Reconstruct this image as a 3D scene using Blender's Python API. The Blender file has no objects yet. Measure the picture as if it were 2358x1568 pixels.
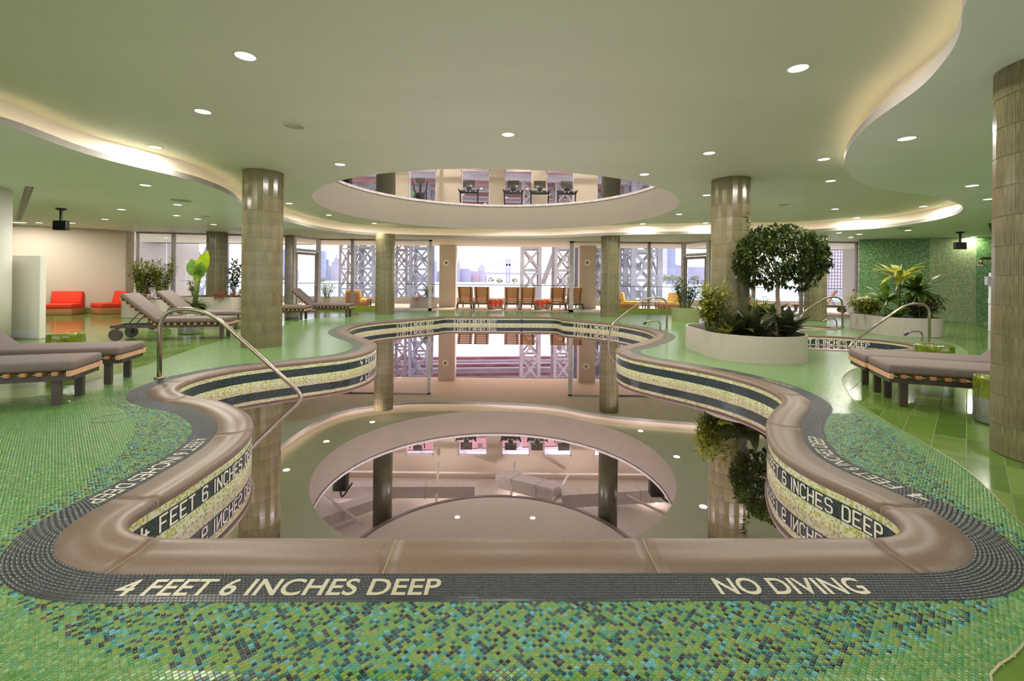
import bpy, bmesh, math, random
import numpy as np
from mathutils import Vector, Matrix
from mathutils.geometry import tessellate_polygon, delaunay_2d_cdt

random.seed(7)
R = math.radians
SC = bpy.context.scene
COL = SC.collection

# ------------------------------------------------------------------ camera
F, CX, CY, HD, ROLL = 1050.0, 1179.0, 646.0, 1.22, math.radians(0.6)
cam_d = bpy.data.cameras.new('camera')
cam_d.sensor_width = 36.0
cam_d.lens = 36.0 * F / 2358.0
cam_d.shift_y = -(784.0 - CY) / 2358.0
cam_d.clip_end = 5000
cam_d.clip_start = 0.05
cam = bpy.data.objects.new('camera', cam_d)
COL.objects.link(cam)
cam.matrix_world = Matrix.Translation((0, 0, HD)) @ Matrix.Rotation(R(90), 4, 'X') @ Matrix.Rotation(ROLL, 4, 'Z')
SC.camera = cam

# ------------------------------------------------------------------ world, sun, exposure
w = bpy.data.worlds.new('sky_world'); SC.world = w
w.use_nodes = True
nt = w.node_tree; nt.nodes.clear()
bg = nt.nodes.new('ShaderNodeBackground'); out = nt.nodes.new('ShaderNodeOutputWorld')
tc = nt.nodes.new('ShaderNodeTexCoord'); sep = nt.nodes.new('ShaderNodeSeparateXYZ')
rmp = nt.nodes.new('ShaderNodeValToRGB')
rmp.color_ramp.elements[0].position = 0.0; rmp.color_ramp.elements[0].color = (1.0, 0.965, 0.97, 1)
rmp.color_ramp.elements[1].position = 0.6; rmp.color_ramp.elements[1].color = (0.80, 0.88, 1.0, 1)
nt.links.new(tc.outputs['Generated'], sep.inputs[0]); nt.links.new(sep.outputs['Z'], rmp.inputs[0])
nt.links.new(rmp.outputs[0], bg.inputs['Color'])
bg.inputs['Strength'].default_value = 2.3
nt.links.new(bg.outputs[0], out.inputs[0])
sun_d = bpy.data.lights.new('sun', 'SUN'); sun_d.energy = 5.0; sun_d.angle = R(1.0); sun_d.color = (1.0, 0.93, 0.82)
sun = bpy.data.objects.new('sun', sun_d); COL.objects.link(sun)
_to = Vector((-0.34, -0.62, -0.72)).normalized()       # light travels from back right towards the camera
sun.rotation_euler = _to.to_track_quat('-Z', 'Y').to_euler()
sun.location = (20, 40, 40)
SC.view_settings.view_transform = 'Standard'
SC.view_settings.look = 'None'
SC.view_settings.exposure = 0.0
SC.view_settings.gamma = 1.0
SC.view_settings.use_curve_mapping = False
LAMP = 20.5       # watts of one recessed downlight
COVE = 4.6       # emission strength of the cove strip

# ------------------------------------------------------------------ photo pixel -> place
_c, _s = math.cos(ROLL), math.sin(ROLL)
def ray(px, py):
    u, v = px - CX, py - CY
    return ((u * _c + v * _s) / F, -(-u * _s + v * _c) / F)
def PX(px, py, z=0.0):                       # point on the horizontal plane z
    dx, dz = ray(px, py); t = (z - HD) / dz
    return (dx * t, t)
def PD(px, py, D):                           # point at depth D
    dx, dz = ray(px, py)
    return Vector((dx * D, D, HD + dz * D))
def proj(X, Y, Z=0.0):
    u0, v0 = F * X / Y, -F * (Z - HD) / Y
    return (CX + u0 * _c - v0 * _s, CY + u0 * _s + v0 * _c)

# ------------------------------------------------------------------ materials
def lin(c):
    c = c / 255.0
    return c / 12.92 if c <= 0.04045 else ((c + 0.055) / 1.055) ** 2.4
def rgb(r, g, b): return (lin(r), lin(g), lin(b), 1.0)
MATS = {}
def new_mat(name):
    m = bpy.data.materials.new(name); m.use_nodes = True
    n = m.node_tree.nodes; n.clear()
    o = n.new('ShaderNodeOutputMaterial'); p = n.new('ShaderNodeBsdfPrincipled')
    m.node_tree.links.new(p.outputs[0], o.inputs[0])
    MATS[name] = m
    return m, n, m.node_tree.links, p, o
def mat(name, col, rough=0.5, metal=0.0, vary=0.08, scale=6.0, stretch=(1, 1, 1), bump=0.0, spec=0.5, coat=0.0, transl=0.0):
    m, n, L, p, o = new_mat(name)
    tc = n.new('ShaderNodeTexCoord'); mp = n.new('ShaderNodeMapping'); nz = n.new('ShaderNodeTexNoise')
    mp.inputs['Scale'].default_value = [scale * s for s in stretch]
    nz.inputs['Scale'].default_value = 1.0; nz.inputs['Detail'].default_value = 4
    L.new(tc.outputs['Object'], mp.inputs[0]); L.new(mp.outputs[0], nz.inputs['Vector'])
    rp = n.new('ShaderNodeValToRGB')
    a, b = 1 - vary * 2, 1 + vary * 2
    e = rp.color_ramp.elements
    e[0].position = 0.3; e[1].position = 0.7
    e[0].color = [min(1, c * a) for c in col[:3]] + [1]; e[1].color = [min(1, c * b) for c in col[:3]] + [1]
    L.new(nz.outputs['Fac'], rp.inputs[0]); L.new(rp.outputs[0], p.inputs['Base Color'])
    p.inputs['Roughness'].default_value = rough; p.inputs['Metallic'].default_value = metal
    p.inputs['Specular IOR Level'].default_value = spec; p.inputs['Coat Weight'].default_value = coat
    p.inputs['Coat Roughness'].default_value = 0.08
    if bump:
        bp = n.new('ShaderNodeBump'); bp.inputs['Strength'].default_value = bump; bp.inputs['Distance'].default_value = 0.01
        L.new(nz.outputs['Fac'], bp.inputs['Height']); L.new(bp.outputs[0], p.inputs['Normal'])
    if transl:
        tr = n.new('ShaderNodeBsdfTranslucent'); mx = n.new('ShaderNodeMixShader'); mx.inputs[0].default_value = transl
        L.new(rp.outputs[0], tr.inputs[0]); L.new(p.outputs[0], mx.inputs[1]); L.new(tr.outputs[0], mx.inputs[2])
        L.new(mx.outputs[0], o.inputs[0])
    return m
def emit(name, col, strength):
    m, n, L, p, o = new_mat(name)
    e = n.new('ShaderNodeEmission'); e.inputs[0].default_value = col; e.inputs[1].default_value = strength
    L.new(e.outputs[0], o.inputs[0]); return m
def math_node(n, L, op, a, b=None, c=None):
    k = n.new('ShaderNodeMath'); k.operation = op
    for i, v in enumerate((a, b, c)):
        if v is None: continue
        if isinstance(v, (int, float)): k.inputs[i].default_value = v
        else: L.new(v, k.inputs[i])
    return k.outputs[0]
def glass(name, tint, refl=0.06, haze=0.0):
    m, n, L, p, o = new_mat(name)
    t = n.new('ShaderNodeBsdfTransparent'); t.inputs[0].default_value = tint
    g = n.new('ShaderNodeBsdfGlossy'); g.inputs['Roughness'].default_value = 0.01
    lw = n.new('ShaderNodeLayerWeight'); lw.inputs['Blend'].default_value = 0.5
    fk = math_node(n, L, 'MULTIPLY_ADD', math_node(n, L, 'POWER', lw.outputs['Facing'], 4.0), 0.6, 0.03)
    mx = n.new('ShaderNodeMixShader')
    L.new(fk, mx.inputs[0]); L.new(t.outputs[0], mx.inputs[1]); L.new(g.outputs[0], mx.inputs[2])
    last = mx
    if haze:
        d = n.new('ShaderNodeBsdfDiffuse'); d.inputs[0].default_value = (0.8, 0.82, 0.9, 1)
        m2 = n.new('ShaderNodeMixShader'); m2.inputs[0].default_value = haze
        L.new(mx.outputs[0], m2.inputs[1]); L.new(d.outputs[0], m2.inputs[2]); last = m2
    L.new(last.outputs[0], o.inputs[0]); return m

def const_ramp(n, cols):
    r = n.new('ShaderNodeValToRGB'); r.color_ramp.interpolation = 'CONSTANT'
    e = r.color_ramp.elements
    while len(e) < len(cols): e.new(0.5)
    for i, (pos, c) in enumerate(cols): e[i].position = pos; e[i].color = c
    return r
def cell_material(name, pu, pv, plain, mixed=None, grout=(0.3, 0.3, 0.25, 1), gw=0.04, rough=0.15, tilt=0.03, angle=45.0,
                  uvmode=None, streak=0.18, stagger=0.0, spec=0.5):
    """tiles laid in a grid; one colour per cell, grout between; position in metres"""
    m, n, L, p, o = new_mat(name)
    if uvmode:
        src = n.new('ShaderNodeUVMap'); src.uv_map = uvmode; so = src.outputs[0]
    else:
        src = n.new('ShaderNodeNewGeometry'); so = src.outputs['Position']
    mp = n.new('ShaderNodeMapping'); mp.inputs['Rotation'].default_value = (0, 0, R(angle) if not uvmode else 0)
    L.new(so, mp.inputs[0])
    sp = n.new('ShaderNodeSeparateXYZ'); L.new(mp.outputs[0], sp.inputs[0])
    u = math_node(n, L, 'DIVIDE', sp.outputs[0], pu); v = math_node(n, L, 'DIVIDE', sp.outputs[1], pv)
    if stagger:
        row = math_node(n, L, 'FLOOR', v)
        u = math_node(n, L, 'ADD', u, math_node(n, L, 'MULTIPLY', row, stagger))
    fu = math_node(n, L, 'FLOOR', u); fv = math_node(n, L, 'FLOOR', v)
    cb = n.new('ShaderNodeCombineXYZ'); L.new(fu, cb.inputs[0]); L.new(fv, cb.inputs[1])
    wn = n.new('ShaderNodeTexWhiteNoise'); wn.noise_dimensions = '3D'; L.new(cb.outputs[0], wn.inputs['Vector'])
    rp = const_ramp(n, plain); L.new(wn.outputs['Value'], rp.inputs[0]); colour = rp.outputs[0]
    sc = n.new('ShaderNodeSeparateColor'); L.new(wn.outputs['Color'], sc.inputs[0])
    if mixed:
        r2 = const_ramp(n, mixed); L.new(wn.outputs['Value'], r2.inputs[0])
        at = n.new('ShaderNodeAttribute'); at.attribute_name = 'mix'
        th = math_node(n, L, 'LESS_THAN', sc.outputs[1], at.outputs['Fac'])
        mx = n.new('ShaderNodeMix'); mx.data_type = 'RGBA'
        L.new(th, mx.inputs['Factor']); L.new(rp.outputs[0], mx.inputs['A']); L.new(r2.outputs[0], mx.inputs['B'])
        colour = mx.outputs['Result']
    if streak:
        cs = n.new('ShaderNodeCombineXYZ')
        L.new(math_node(n, L, 'MULTIPLY', u, 0.5), cs.inputs[0]); L.new(math_node(n, L, 'MULTIPLY', v, 5.0), cs.inputs[1])
        L.new(math_node(n, L, 'MULTIPLY', wn.outputs['Value'], 57.0), cs.inputs[2])
        nz = n.new('ShaderNodeTexNoise'); nz.inputs['Scale'].default_value = 1.0; nz.inputs['Detail'].default_value = 3
        L.new(cs.outputs[0], nz.inputs['Vector'])
        k = math_node(n, L, 'MULTIPLY_ADD', nz.outputs['Fac'], 4 * streak, 1 - 2 * streak)
        vm = n.new('ShaderNodeVectorMath'); vm.operation = 'SCALE'
        L.new(colour, vm.inputs[0]); L.new(k, vm.inputs['Scale']); colour = vm.outputs[0]
    du = math_node(n, L, 'ABSOLUTE', math_node(n, L, 'SUBTRACT', math_node(n, L, 'FRACT', u), 0.5))
    dv = math_node(n, L, 'ABSOLUTE', math_node(n, L, 'SUBTRACT', math_node(n, L, 'FRACT', v), 0.5))
    ed = math_node(n, L, 'MAXIMUM', math_node(n, L, 'GREATER_THAN', du, 0.5 - gw),
                   math_node(n, L, 'GREATER_THAN', dv, 0.5 - gw * pu / pv))
    mg = n.new('ShaderNodeMix'); mg.data_type = 'RGBA'
    L.new(ed, mg.inputs['Factor']); L.new(colour, mg.inputs['A']); mg.inputs['B'].default_value = grout
    L.new(mg.outputs['Result'], p.inputs['Base Color'])
    rg = math_node(n, L, 'MULTIPLY_ADD', ed, 0.5, rough); L.new(rg, p.inputs['Roughness'])
    p.inputs['Specular IOR Level'].default_value = spec
    if tilt:
        vs = n.new('ShaderNodeVectorMath'); vs.operation = 'SUBTRACT'; vs.inputs[1].default_value = (0.5, 0.5, 0.5)
        L.new(wn.outputs['Color'], vs.inputs[0])
        v2 = n.new('ShaderNodeVectorMath'); v2.operation = 'SCALE'; v2.inputs['Scale'].default_value = tilt
        L.new(vs.outputs[0], v2.inputs[0])
        gm = n.new('ShaderNodeNewGeometry'); va = n.new('ShaderNodeVectorMath'); va.operation = 'ADD'
        L.new(gm.outputs['Normal'], va.inputs[0]); L.new(v2.outputs[0], va.inputs[1])
        vn = n.new('ShaderNodeVectorMath'); vn.operation = 'NORMALIZE'; L.new(va.outputs[0], vn.inputs[0])
        L.new(vn.outputs[0], p.inputs['Normal'])
    return m

GREENS = [(0.0, rgb(81, 124, 59)), (0.22, rgb(94, 134, 71)), (0.42, rgb(71, 124, 77)), (0.60, rgb(104, 133, 69)),
          (0.78, rgb(60, 116, 52)), (0.90, rgb(106, 148, 94))]
MIXED = [(0.0, rgb(90, 130, 58)), (0.18, rgb(108, 128, 56)), (0.36, rgb(74, 126, 70)), (0.50, rgb(54, 124, 112)),
         (0.59, rgb(78, 146, 150)), (0.65, rgb(20, 84, 78)), (0.76, rgb(15, 60, 62)), (0.86, rgb(24, 24, 26)), (0.94, rgb(54, 58, 60))]
PITCH = 0.0153
cell_material('mosaic', PITCH, PITCH, GREENS, MIXED, grout=rgb(136, 138, 100), gw=0.032, rough=0.22, tilt=0.03, streak=0.16)
cell_material('wall_mosaic', 0.03, 0.03, [(0.0, rgb(60, 116, 46)), (0.3, rgb(84, 134, 62)), (0.5, rgb(110, 146, 88)), (0.68, rgb(46, 88, 38)), (0.84, rgb(134, 148, 104))],
              grout=rgb(96, 120, 78), gw=0.05, rough=0.3, tilt=0.0, uvmode='flat', streak=0.1)
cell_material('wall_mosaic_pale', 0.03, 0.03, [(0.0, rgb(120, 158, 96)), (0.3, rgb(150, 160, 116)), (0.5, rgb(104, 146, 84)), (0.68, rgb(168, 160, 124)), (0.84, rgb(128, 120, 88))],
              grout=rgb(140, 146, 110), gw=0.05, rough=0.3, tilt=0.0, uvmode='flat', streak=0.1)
TW, TL = 0.19, 0.57
cell_material('glazed_floor_tile', TW, TL, [(0.0, rgb(88, 116, 48)), (0.25, rgb(98, 126, 54)), (0.5, rgb(80, 110, 44)), (0.75, rgb(104, 128, 60))],
              grout=rgb(136, 146, 96), gw=0.010, rough=0.13, tilt=0.006, streak=0.10)
YELLOW = [(0.0, rgb(178, 176, 70)), (0.2, rgb(206, 206, 150)), (0.36, rgb(212, 216, 194)), (0.6, rgb(150, 158, 78)), (0.72, rgb(200, 208, 184)), (0.9, rgb(150, 158, 110))]
cell_material('waterline_mosaic', 0.0135, 0.0135, YELLOW, grout=rgb(200, 200, 160), gw=0.06, rough=0.2, tilt=0.05, uvmode='flat', streak=0.08)
cell_material('dark_wall_mosaic', 0.0165, 0.0145, [(0.0, rgb(22, 32, 36)), (0.35, rgb(32, 46, 50)), (0.7, rgb(26, 38, 46))], grout=rgb(86, 104, 96), gw=0.05,
              rough=0.18, tilt=0.06, uvmode='flat', stagger=0.5, streak=0.12)
mat('border_tile', rgb(30, 36, 39), 0.32, vary=0.3, scale=90, stretch=(1, 1, 1))
mat('border_grout', rgb(88, 92, 82), 0.8)
mat('floor_trim', rgb(150, 146, 110), 0.4, metal=0.3)
mat('letter_tile', rgb(172, 166, 140), 0.4, vary=0.05, scale=60)
mat('wall_letter', rgb(226, 222, 206), 0.35)
mat('coping_stone', rgb(114, 94, 79), 0.42, vary=0.07, scale=140, bump=0.03)
mat('coping_joint', rgb(190, 170, 120), 0.8)
mat('pool_plaster', rgb(176, 170, 150), 0.6)
mat('pool_dark_step', rgb(24, 28, 78), 0.4)
mat('ceiling_green', rgb(202, 206, 182), 0.55, vary=0.015, scale=0.7, stretch=(0.4, 2, 1))
mat('soffit_green', rgb(232, 236, 230), 0.5, vary=0.015, scale=0.7, stretch=(0.4, 2, 1))
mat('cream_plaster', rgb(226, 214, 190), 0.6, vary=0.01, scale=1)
mat('lip_plaster', rgb(176, 170, 162), 0.6, vary=0.01, scale=1)
mat('white_plaster', rgb(236, 230, 222), 0.6, vary=0.01, scale=1)
mat('fascia_plaster', rgb(160, 151, 136), 0.55, vary=0.01, scale=1)
mat('warm_wall', rgb(198, 184, 164), 0.65, vary=0.01, scale=1)
mat('column_tile', rgb(122, 114, 82), 0.16, vary=0.16, scale=5, stretch=(6, 6, 1), spec=0.55)
m_ = MATS['column_tile']; n_ = m_.node_tree.nodes; oi = n_.new('ShaderNodeObjectInfo'); hv = n_.new('ShaderNodeHueSaturation')
mr = n_.new('ShaderNodeMapRange'); mr.inputs['To Min'].default_value = 0.88; mr.inputs['To Max'].default_value = 1.10
p_ = [k for k in n_ if k.type == 'BSDF_PRINCIPLED'][0]; src_ = p_.inputs['Base Color'].links[0].from_socket
m_.node_tree.links.new(oi.outputs['Random'], mr.inputs['Value']); m_.node_tree.links.new(mr.outputs[0], hv.inputs['Value']); m_.node_tree.links.new(src_, hv.inputs['Color']); m_.node_tree.links.new(hv.outputs[0], p_.inputs['Base Color'])
mat('column_grout', rgb(214, 208, 180), 0.8)
mat('steel', rgb(186, 172, 158), 0.24, metal=1.0, vary=0.02)
mat('dark_frame', rgb(72, 62, 54), 0.4, metal=0.0)
mat('window_metal', rgb(150, 140, 132), 0.35, metal=0.4)
mat('window_metal_light', rgb(214, 206, 204), 0.4)
mat('teak', rgb(184, 128, 82), 0.5, vary=0.12, scale=4, stretch=(20, 20, 2))
mat('teak_light', rgb(206, 160, 126), 0.5, vary=0.08, scale=4, stretch=(20, 20, 2))
mat('cushion', rgb(114, 101, 95), 0.85, vary=0.05, scale=60, bump=0.05)
mat('red_cushion', rgb(226, 58, 24), 0.8, vary=0.03, scale=20)
mat('chair_wood', rgb(176, 122, 74), 0.45, vary=0.06, scale=3, stretch=(2, 2, 14))
mat('yellow_cushion', rgb(238, 196, 96), 0.8)
mat('glaze_green', rgb(104, 118, 20), 0.06, vary=0.22, scale=9, stretch=(1, 1, 0.4), coat=0.7)
mat('glaze_orange', rgb(236, 92, 50), 0.08, vary=0.12, scale=9, coat=0.6)
mat('glaze_silver', rgb(176, 172, 176), 0.25, metal=0.8, vary=0.1, scale=14, stretch=(4, 4, 0.4))
mat('planter_white', rgb(186, 176, 164), 0.45, vary=0.01, scale=1)
mat('planter_green', rgb(146, 154, 104), 0.5, vary=0.02)
mat('soil', rgb(66, 50, 42), 0.95, vary=0.3, scale=40, bump=0.5)
mat('bark', rgb(176, 156, 132), 0.8, vary=0.15, scale=20, stretch=(2, 2, 8))
mat('stem_green', rgb(92, 110, 50), 0.6)
mat('leaf_dark', rgb(62, 78, 30), 0.35, vary=0.3, scale=5, transl=0.3)
mat('leaf_mid', rgb(92, 124, 44), 0.38, vary=0.28, scale=5, transl=0.35)
mat('leaf_yellow', rgb(168, 172, 60), 0.4, vary=0.25, scale=5, transl=0.4)
mat('leaf_deep', rgb(70, 76, 46), 0.35, vary=0.3, scale=4, transl=0.2)
mat('leaf_olive', rgb(136, 140, 48), 0.4, vary=0.3, scale=6, transl=0.4)
mat('teak_sun', rgb(220, 166, 112), 0.5, vary=0.08, scale=4, stretch=(20, 20, 2))  # lighter teak: sunlight put into the colour of the shaded terrace loungers
mat('pillar_cream', rgb(214, 202, 184), 0.6, vary=0.01)
mat('leaf_red', rgb(170, 96, 70), 0.45, vary=0.3, scale=9, transl=0.3)
mat('leaf_bright', rgb(150, 176, 24), 0.35, vary=0.15, scale=3, transl=0.5)
mat('flower_white', rgb(238, 236, 232), 0.6, transl=0.3)
mat('flower_orange', rgb(244, 126, 62), 0.6, transl=0.3)
mat('flower_purple', rgb(112, 44, 82), 0.6)
mat('black_plastic', rgb(24, 22, 24), 0.4)
mat('screen_black', rgb(14, 13, 15), 0.15)
mat('screen_grey', rgb(84, 80, 74), 0.2)
mat('gym_black', rgb(34, 34, 36), 0.4)
mat('gym_green', rgb(120, 200, 60), 0.4)
mat('curb_green', rgb(140, 160, 40), 0.35)
mat('speaker_grille', rgb(158, 164, 132), 0.7)
mat('clock_rim', rgb(250, 242, 218), 0.5)
mat('clock_core', rgb(84, 66, 50), 0.5)
mat('upper_white', rgb(226, 220, 210), 0.6, vary=0.01)
mat('duct', rgb(222, 216, 208), 0.5, vary=0.03)
mat('dark_column', rgb(84, 82, 60), 0.3)  # shade of the unlit gym columns put into their colour
mat('terrace_floor', rgb(206, 184, 160), 0.6, vary=0.04, scale=2)
mat('grey_panel', rgb(228, 228, 240), 0.55, vary=0.01)
mat('bridge_steel', rgb(176, 172, 178), 0.6, vary=0.08, scale=0.6)
mat('bridge_steel_warm', rgb(196, 182, 176), 0.6, vary=0.08, scale=0.6)
mat('bridge_red', rgb(200, 142, 138), 0.6, vary=0.12, scale=0.4)
mat('bridge_brown', rgb(166, 134, 124), 0.6, vary=0.15, scale=0.4)
mat('bridge_pale', rgb(220, 206, 206), 0.6, vary=0.06, scale=0.4)
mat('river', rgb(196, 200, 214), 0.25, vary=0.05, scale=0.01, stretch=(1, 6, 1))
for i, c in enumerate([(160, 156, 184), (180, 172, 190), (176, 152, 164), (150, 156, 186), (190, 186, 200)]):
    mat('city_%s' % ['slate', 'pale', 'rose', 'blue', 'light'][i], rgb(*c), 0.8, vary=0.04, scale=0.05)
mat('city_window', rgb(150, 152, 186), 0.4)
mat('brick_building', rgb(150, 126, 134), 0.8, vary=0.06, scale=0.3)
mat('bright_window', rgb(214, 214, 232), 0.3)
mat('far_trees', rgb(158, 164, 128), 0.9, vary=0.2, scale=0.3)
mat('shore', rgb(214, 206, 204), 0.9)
glass('pane', (0.95, 0.96, 0.97, 1))
glass('rail_glass', (0.86, 0.90, 0.97, 1), haze=0.16)
emit('lamp_lens', (1.0, 0.93, 0.8, 1), 9.0)
emit('cove_strip', (1.0, 0.76, 0.42, 1), COVE)

# water: mirror like at a low angle, olive tinted and clear looking down
m, n, L, p, o = new_mat('pool_water')
gl = n.new('ShaderNodeBsdfGlossy'); gl.inputs['Roughness'].default_value = 0.0; gl.inputs['Color'].default_value = (1.0, 0.885, 1.0, 1)
rf = n.new('ShaderNodeBsdfRefraction'); rf.inputs['IOR'].default_value = 1.33; rf.inputs['Color'].default_value = (0.72, 0.68, 0.55, 1); rf.inputs['Roughness'].default_value = 0.0
fr = n.new('ShaderNodeFresnel'); fr.inputs[0].default_value = 1.5
k = math_node(n, L, 'MULTIPLY_ADD', fr.outputs[0], 0.55, 0.70); k = math_node(n, L, 'MINIMUM', k, 0.96)
nz = n.new('ShaderNodeTexNoise'); nz.inputs['Scale'].default_value = 1.3
bp = n.new('ShaderNodeBump'); bp.inputs['Strength'].default_value = 0.02; bp.inputs['Distance'].default_value = 0.01
L.new(nz.outputs['Fac'], bp.inputs['Height']); L.new(bp.outputs[0], gl.inputs['Normal'])
mx = n.new('ShaderNodeMixShader'); L.new(k, mx.inputs[0]); L.new(rf.outputs[0], mx.inputs[1]); L.new(gl.outputs[0], mx.inputs[2])
L.new(mx.outputs[0], o.inputs[0])

# ------------------------------------------------------------------ mesh helpers
class MB:
    def __init__(s): s.v = []; s.f = []; s.uv = None; s.att = None
    def add(s, vs, fs):
        b = len(s.v); s.v += [tuple(p) for p in vs]; s.f += [tuple(i + b for i in f) for f in fs]
    def box(s, x0, x1, y0, y1, z0, z1, M=None):
        vs = [Vector((x, y, z)) for z in (z0, z1) for y in (y0, y1) for x in (x0, x1)]
        if M is not None: vs = [M @ p for p in vs]
        s.add(vs, [(0, 2, 3, 1), (4, 5, 7, 6), (0, 1, 5, 4), (2, 6, 7, 3), (0, 4, 6, 2), (1, 3, 7, 5)]); return s
    def bar(s, a, b, w, h=None, up=(0, 0, 1)):
        a, b = Vector(a), Vector(b); h = h or w
        t = (b - a).normalized(); up = Vector(up)
        if abs(t.dot(up)) > 0.95: up = Vector((0, 1, 0))
        sd = t.cross(up).normalized() * (w / 2); u = sd.cross(t).normalized() * (h / 2)
        vs = [a - sd - u, a + sd - u, a + sd + u, a - sd + u, b - sd - u, b + sd - u, b + sd + u, b - sd + u]
        s.add(vs, [(0, 3, 2, 1), (4, 5, 6, 7), (0, 1, 5, 4), (1, 2, 6, 5), (2, 3, 7, 6), (3, 0, 4, 7)]); return s
    def tube(s, pts, r, n=10, cap=True):
        pts = [Vector(p) for p in pts]; N = len(pts)
        rs = r if isinstance(r, (list, tuple)) else [r] * N
        t0 = (pts[1] - pts[0]).normalized(); ref = Vector((0, 0, 1)) if abs(t0.z) < 0.9 else Vector((0, 1, 0))
        nrm = t0.cross(ref).normalized(); vs = []
        for i, p in enumerate(pts):
            t = (pts[min(i + 1, N - 1)] - pts[max(i - 1, 0)]).normalized()
            nrm = (nrm - t * nrm.dot(t)).normalized(); bn = t.cross(nrm)
            for k in range(n):
                a = 2 * math.pi * k / n; vs.append(p + (nrm * math.cos(a) + bn * math.sin(a)) * rs[i])
        fs = [(i * n + k, i * n + (k + 1) % n, (i + 1) * n + (k + 1) % n, (i + 1) * n + k) for i in range(N - 1) for k in range(n)]
        if cap: fs += [tuple(range(n))[::-1], tuple((N - 1) * n + k for k in range(n))]
        s.add(vs, fs); return s
    def lathe(s, prof, n=24, c=(0, 0), cap=True):
        vs = []; N = len(prof); cap = cap and len({z for _, z in prof}) > 1
        for r, z in prof:
            for k in range(n):
                a = 2 * math.pi * k / n; vs.append((c[0] + r * math.cos(a), c[1] + r * math.sin(a), z))
        fs = [(i * n + k, i * n + (k + 1) % n, (i + 1) * n + (k + 1) % n, (i + 1) * n + k) for i in range(N - 1) for k in range(n)]
        if cap and prof[0][0] > 1e-6: fs.append(tuple(range(n))[::-1])
        if cap and prof[-1][0] > 1e-6: fs.append(tuple((N - 1) * n + k for k in range(n)))
        s.add(vs, fs); return s
    def prism(s, poly, z0, z1):
        N = len(poly)
        s.add([(x, y, z0) for x, y in poly] + [(x, y, z1) for x, y in poly],
              [(i, (i + 1) % N, N + (i + 1) % N, N + i) for i in range(N)] + [tuple(range(N))[::-1], tuple(range(N, 2 * N))]); return s
    def wall(s, poly, z0, z1, closed=True):
        N = len(poly); M = N if closed else N - 1
        s.add([(x, y, z0) for x, y in poly] + [(x, y, z1) for x, y in poly],
              [(i, (i + 1) % N, N + (i + 1) % N, N + i) for i in range(M)]); return s
    def fill(s, loops, z, flip=False):
        flat = [Vector((x, y, 0)) for lp in loops for x, y in lp]
        tr = tessellate_polygon([[Vector((x, y, 0)) for x, y in lp] for lp in loops])
        fs = []
        for t in tr:
            a, b, c = (flat[i] for i in t)
            up = (b - a).cross(c - a).z > 0
            fs.append(tuple(t) if up != flip else tuple(t)[::-1])
        s.add([(p.x, p.y, z) for p in flat], fs); return s
    def build(s, name, m, parent=None, smooth=False, kind=None):
        me = bpy.data.meshes.new(name); me.from_pydata(s.v, [], s.f)
        me.materials.append(MATS[m] if isinstance(m, str) else m)
        if smooth: me.polygons.foreach_set('use_smooth', [True] * len(me.polygons))
        if s.uv is not None:
            ul = me.uv_layers.new(name='flat')
            vi = np.zeros(len(me.loops), dtype=np.int32); me.loops.foreach_get('vertex_index', vi)
            ul.data.foreach_set('uv', np.asarray(s.uv, dtype=np.float32)[vi].ravel())
        if s.att is not None:
            a = me.attributes.new('mix', 'FLOAT', 'POINT'); a.data.foreach_set('value', np.asarray(s.att, dtype=np.float32))
        me.update()
        return link(name, me, parent, kind)
def link(name, me, parent=None, kind=None):
    o = bpy.data.objects.new(name, me); COL.objects.link(o)
    if parent is not None: o.parent = parent
    if kind: o['kind'] = kind
    return o
def thing(name, label, cat, loc=(0, 0, 0), rz=0.0, group=None):
    o = bpy.data.objects.new(name, None); COL.objects.link(o); o.empty_display_size = 0.1
    o.location = loc; o.rotation_euler = (0, 0, rz); return tag(o, label, cat, group)
def tag(o, label, cat, group=None):
    o['label'] = label; o['category'] = cat
    if group: o['group'] = group
    return o
def struct(o, label=None):
    o['kind'] = 'structure'
    if label: o['label'] = label
    return o
def dup(root, loc, rz, label=None, group=None):
    r = root.copy(); COL.objects.link(r); r.location = loc; r.rotation_euler = (0, 0, rz)
    if label: r['label'] = label
    if group: r['group'] = group
    for ch in list(root.children):
        c = ch.copy(); COL.objects.link(c); c.parent = r
        for g in list(ch.children):
            d = g.copy(); COL.objects.link(d); d.parent = c
    return r
_rb = {}
def rbox(name, size, r, m, parent=None, loc=(0, 0, 0), rot=(0, 0, 0), seg=3):
    key = (tuple(round(x, 4) for x in size), r, m, seg)
    if key not in _rb:
        bm = bmesh.new(); bmesh.ops.create_cube(bm, size=1.0)
        for v in bm.verts: v.co = Vector((v.co.x * size[0], v.co.y * size[1], v.co.z * size[2]))
        bmesh.ops.bevel(bm, geom=bm.edges[:], offset=r, segments=seg, affect='EDGES', profile=0.5)
        me = bpy.data.meshes.new(name); bm.to_mesh(me); bm.free()
        me.polygons.foreach_set('use_smooth', [True] * len(me.polygons)); me.materials.append(MATS[m]); _rb[key] = me
    o = link(name, _rb[key], parent); o.location = loc; o.rotation_euler = rot
    return o
def arc(pts, corner_r, n=6):
    """polyline with rounded corners"""
    pts = [Vector(p) for p in pts]; out = [pts[0]]
    for i in range(1, len(pts) - 1):
        a, b, c = pts[i - 1], pts[i], pts[i + 1]
        d1 = (a - b); d2 = (c - b); r = min(corner_r, d1.length * .48, d2.length * .48)
        p1 = b + d1.normalized() * r; p2 = b + d2.normalized() * r
        for k in range(n + 1):
            t = k / n; out.append(p1 * (1 - t) ** 2 + b * 2 * t * (1 - t) + p2 * t * t)
    out.append(pts[-1]); return out
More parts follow.
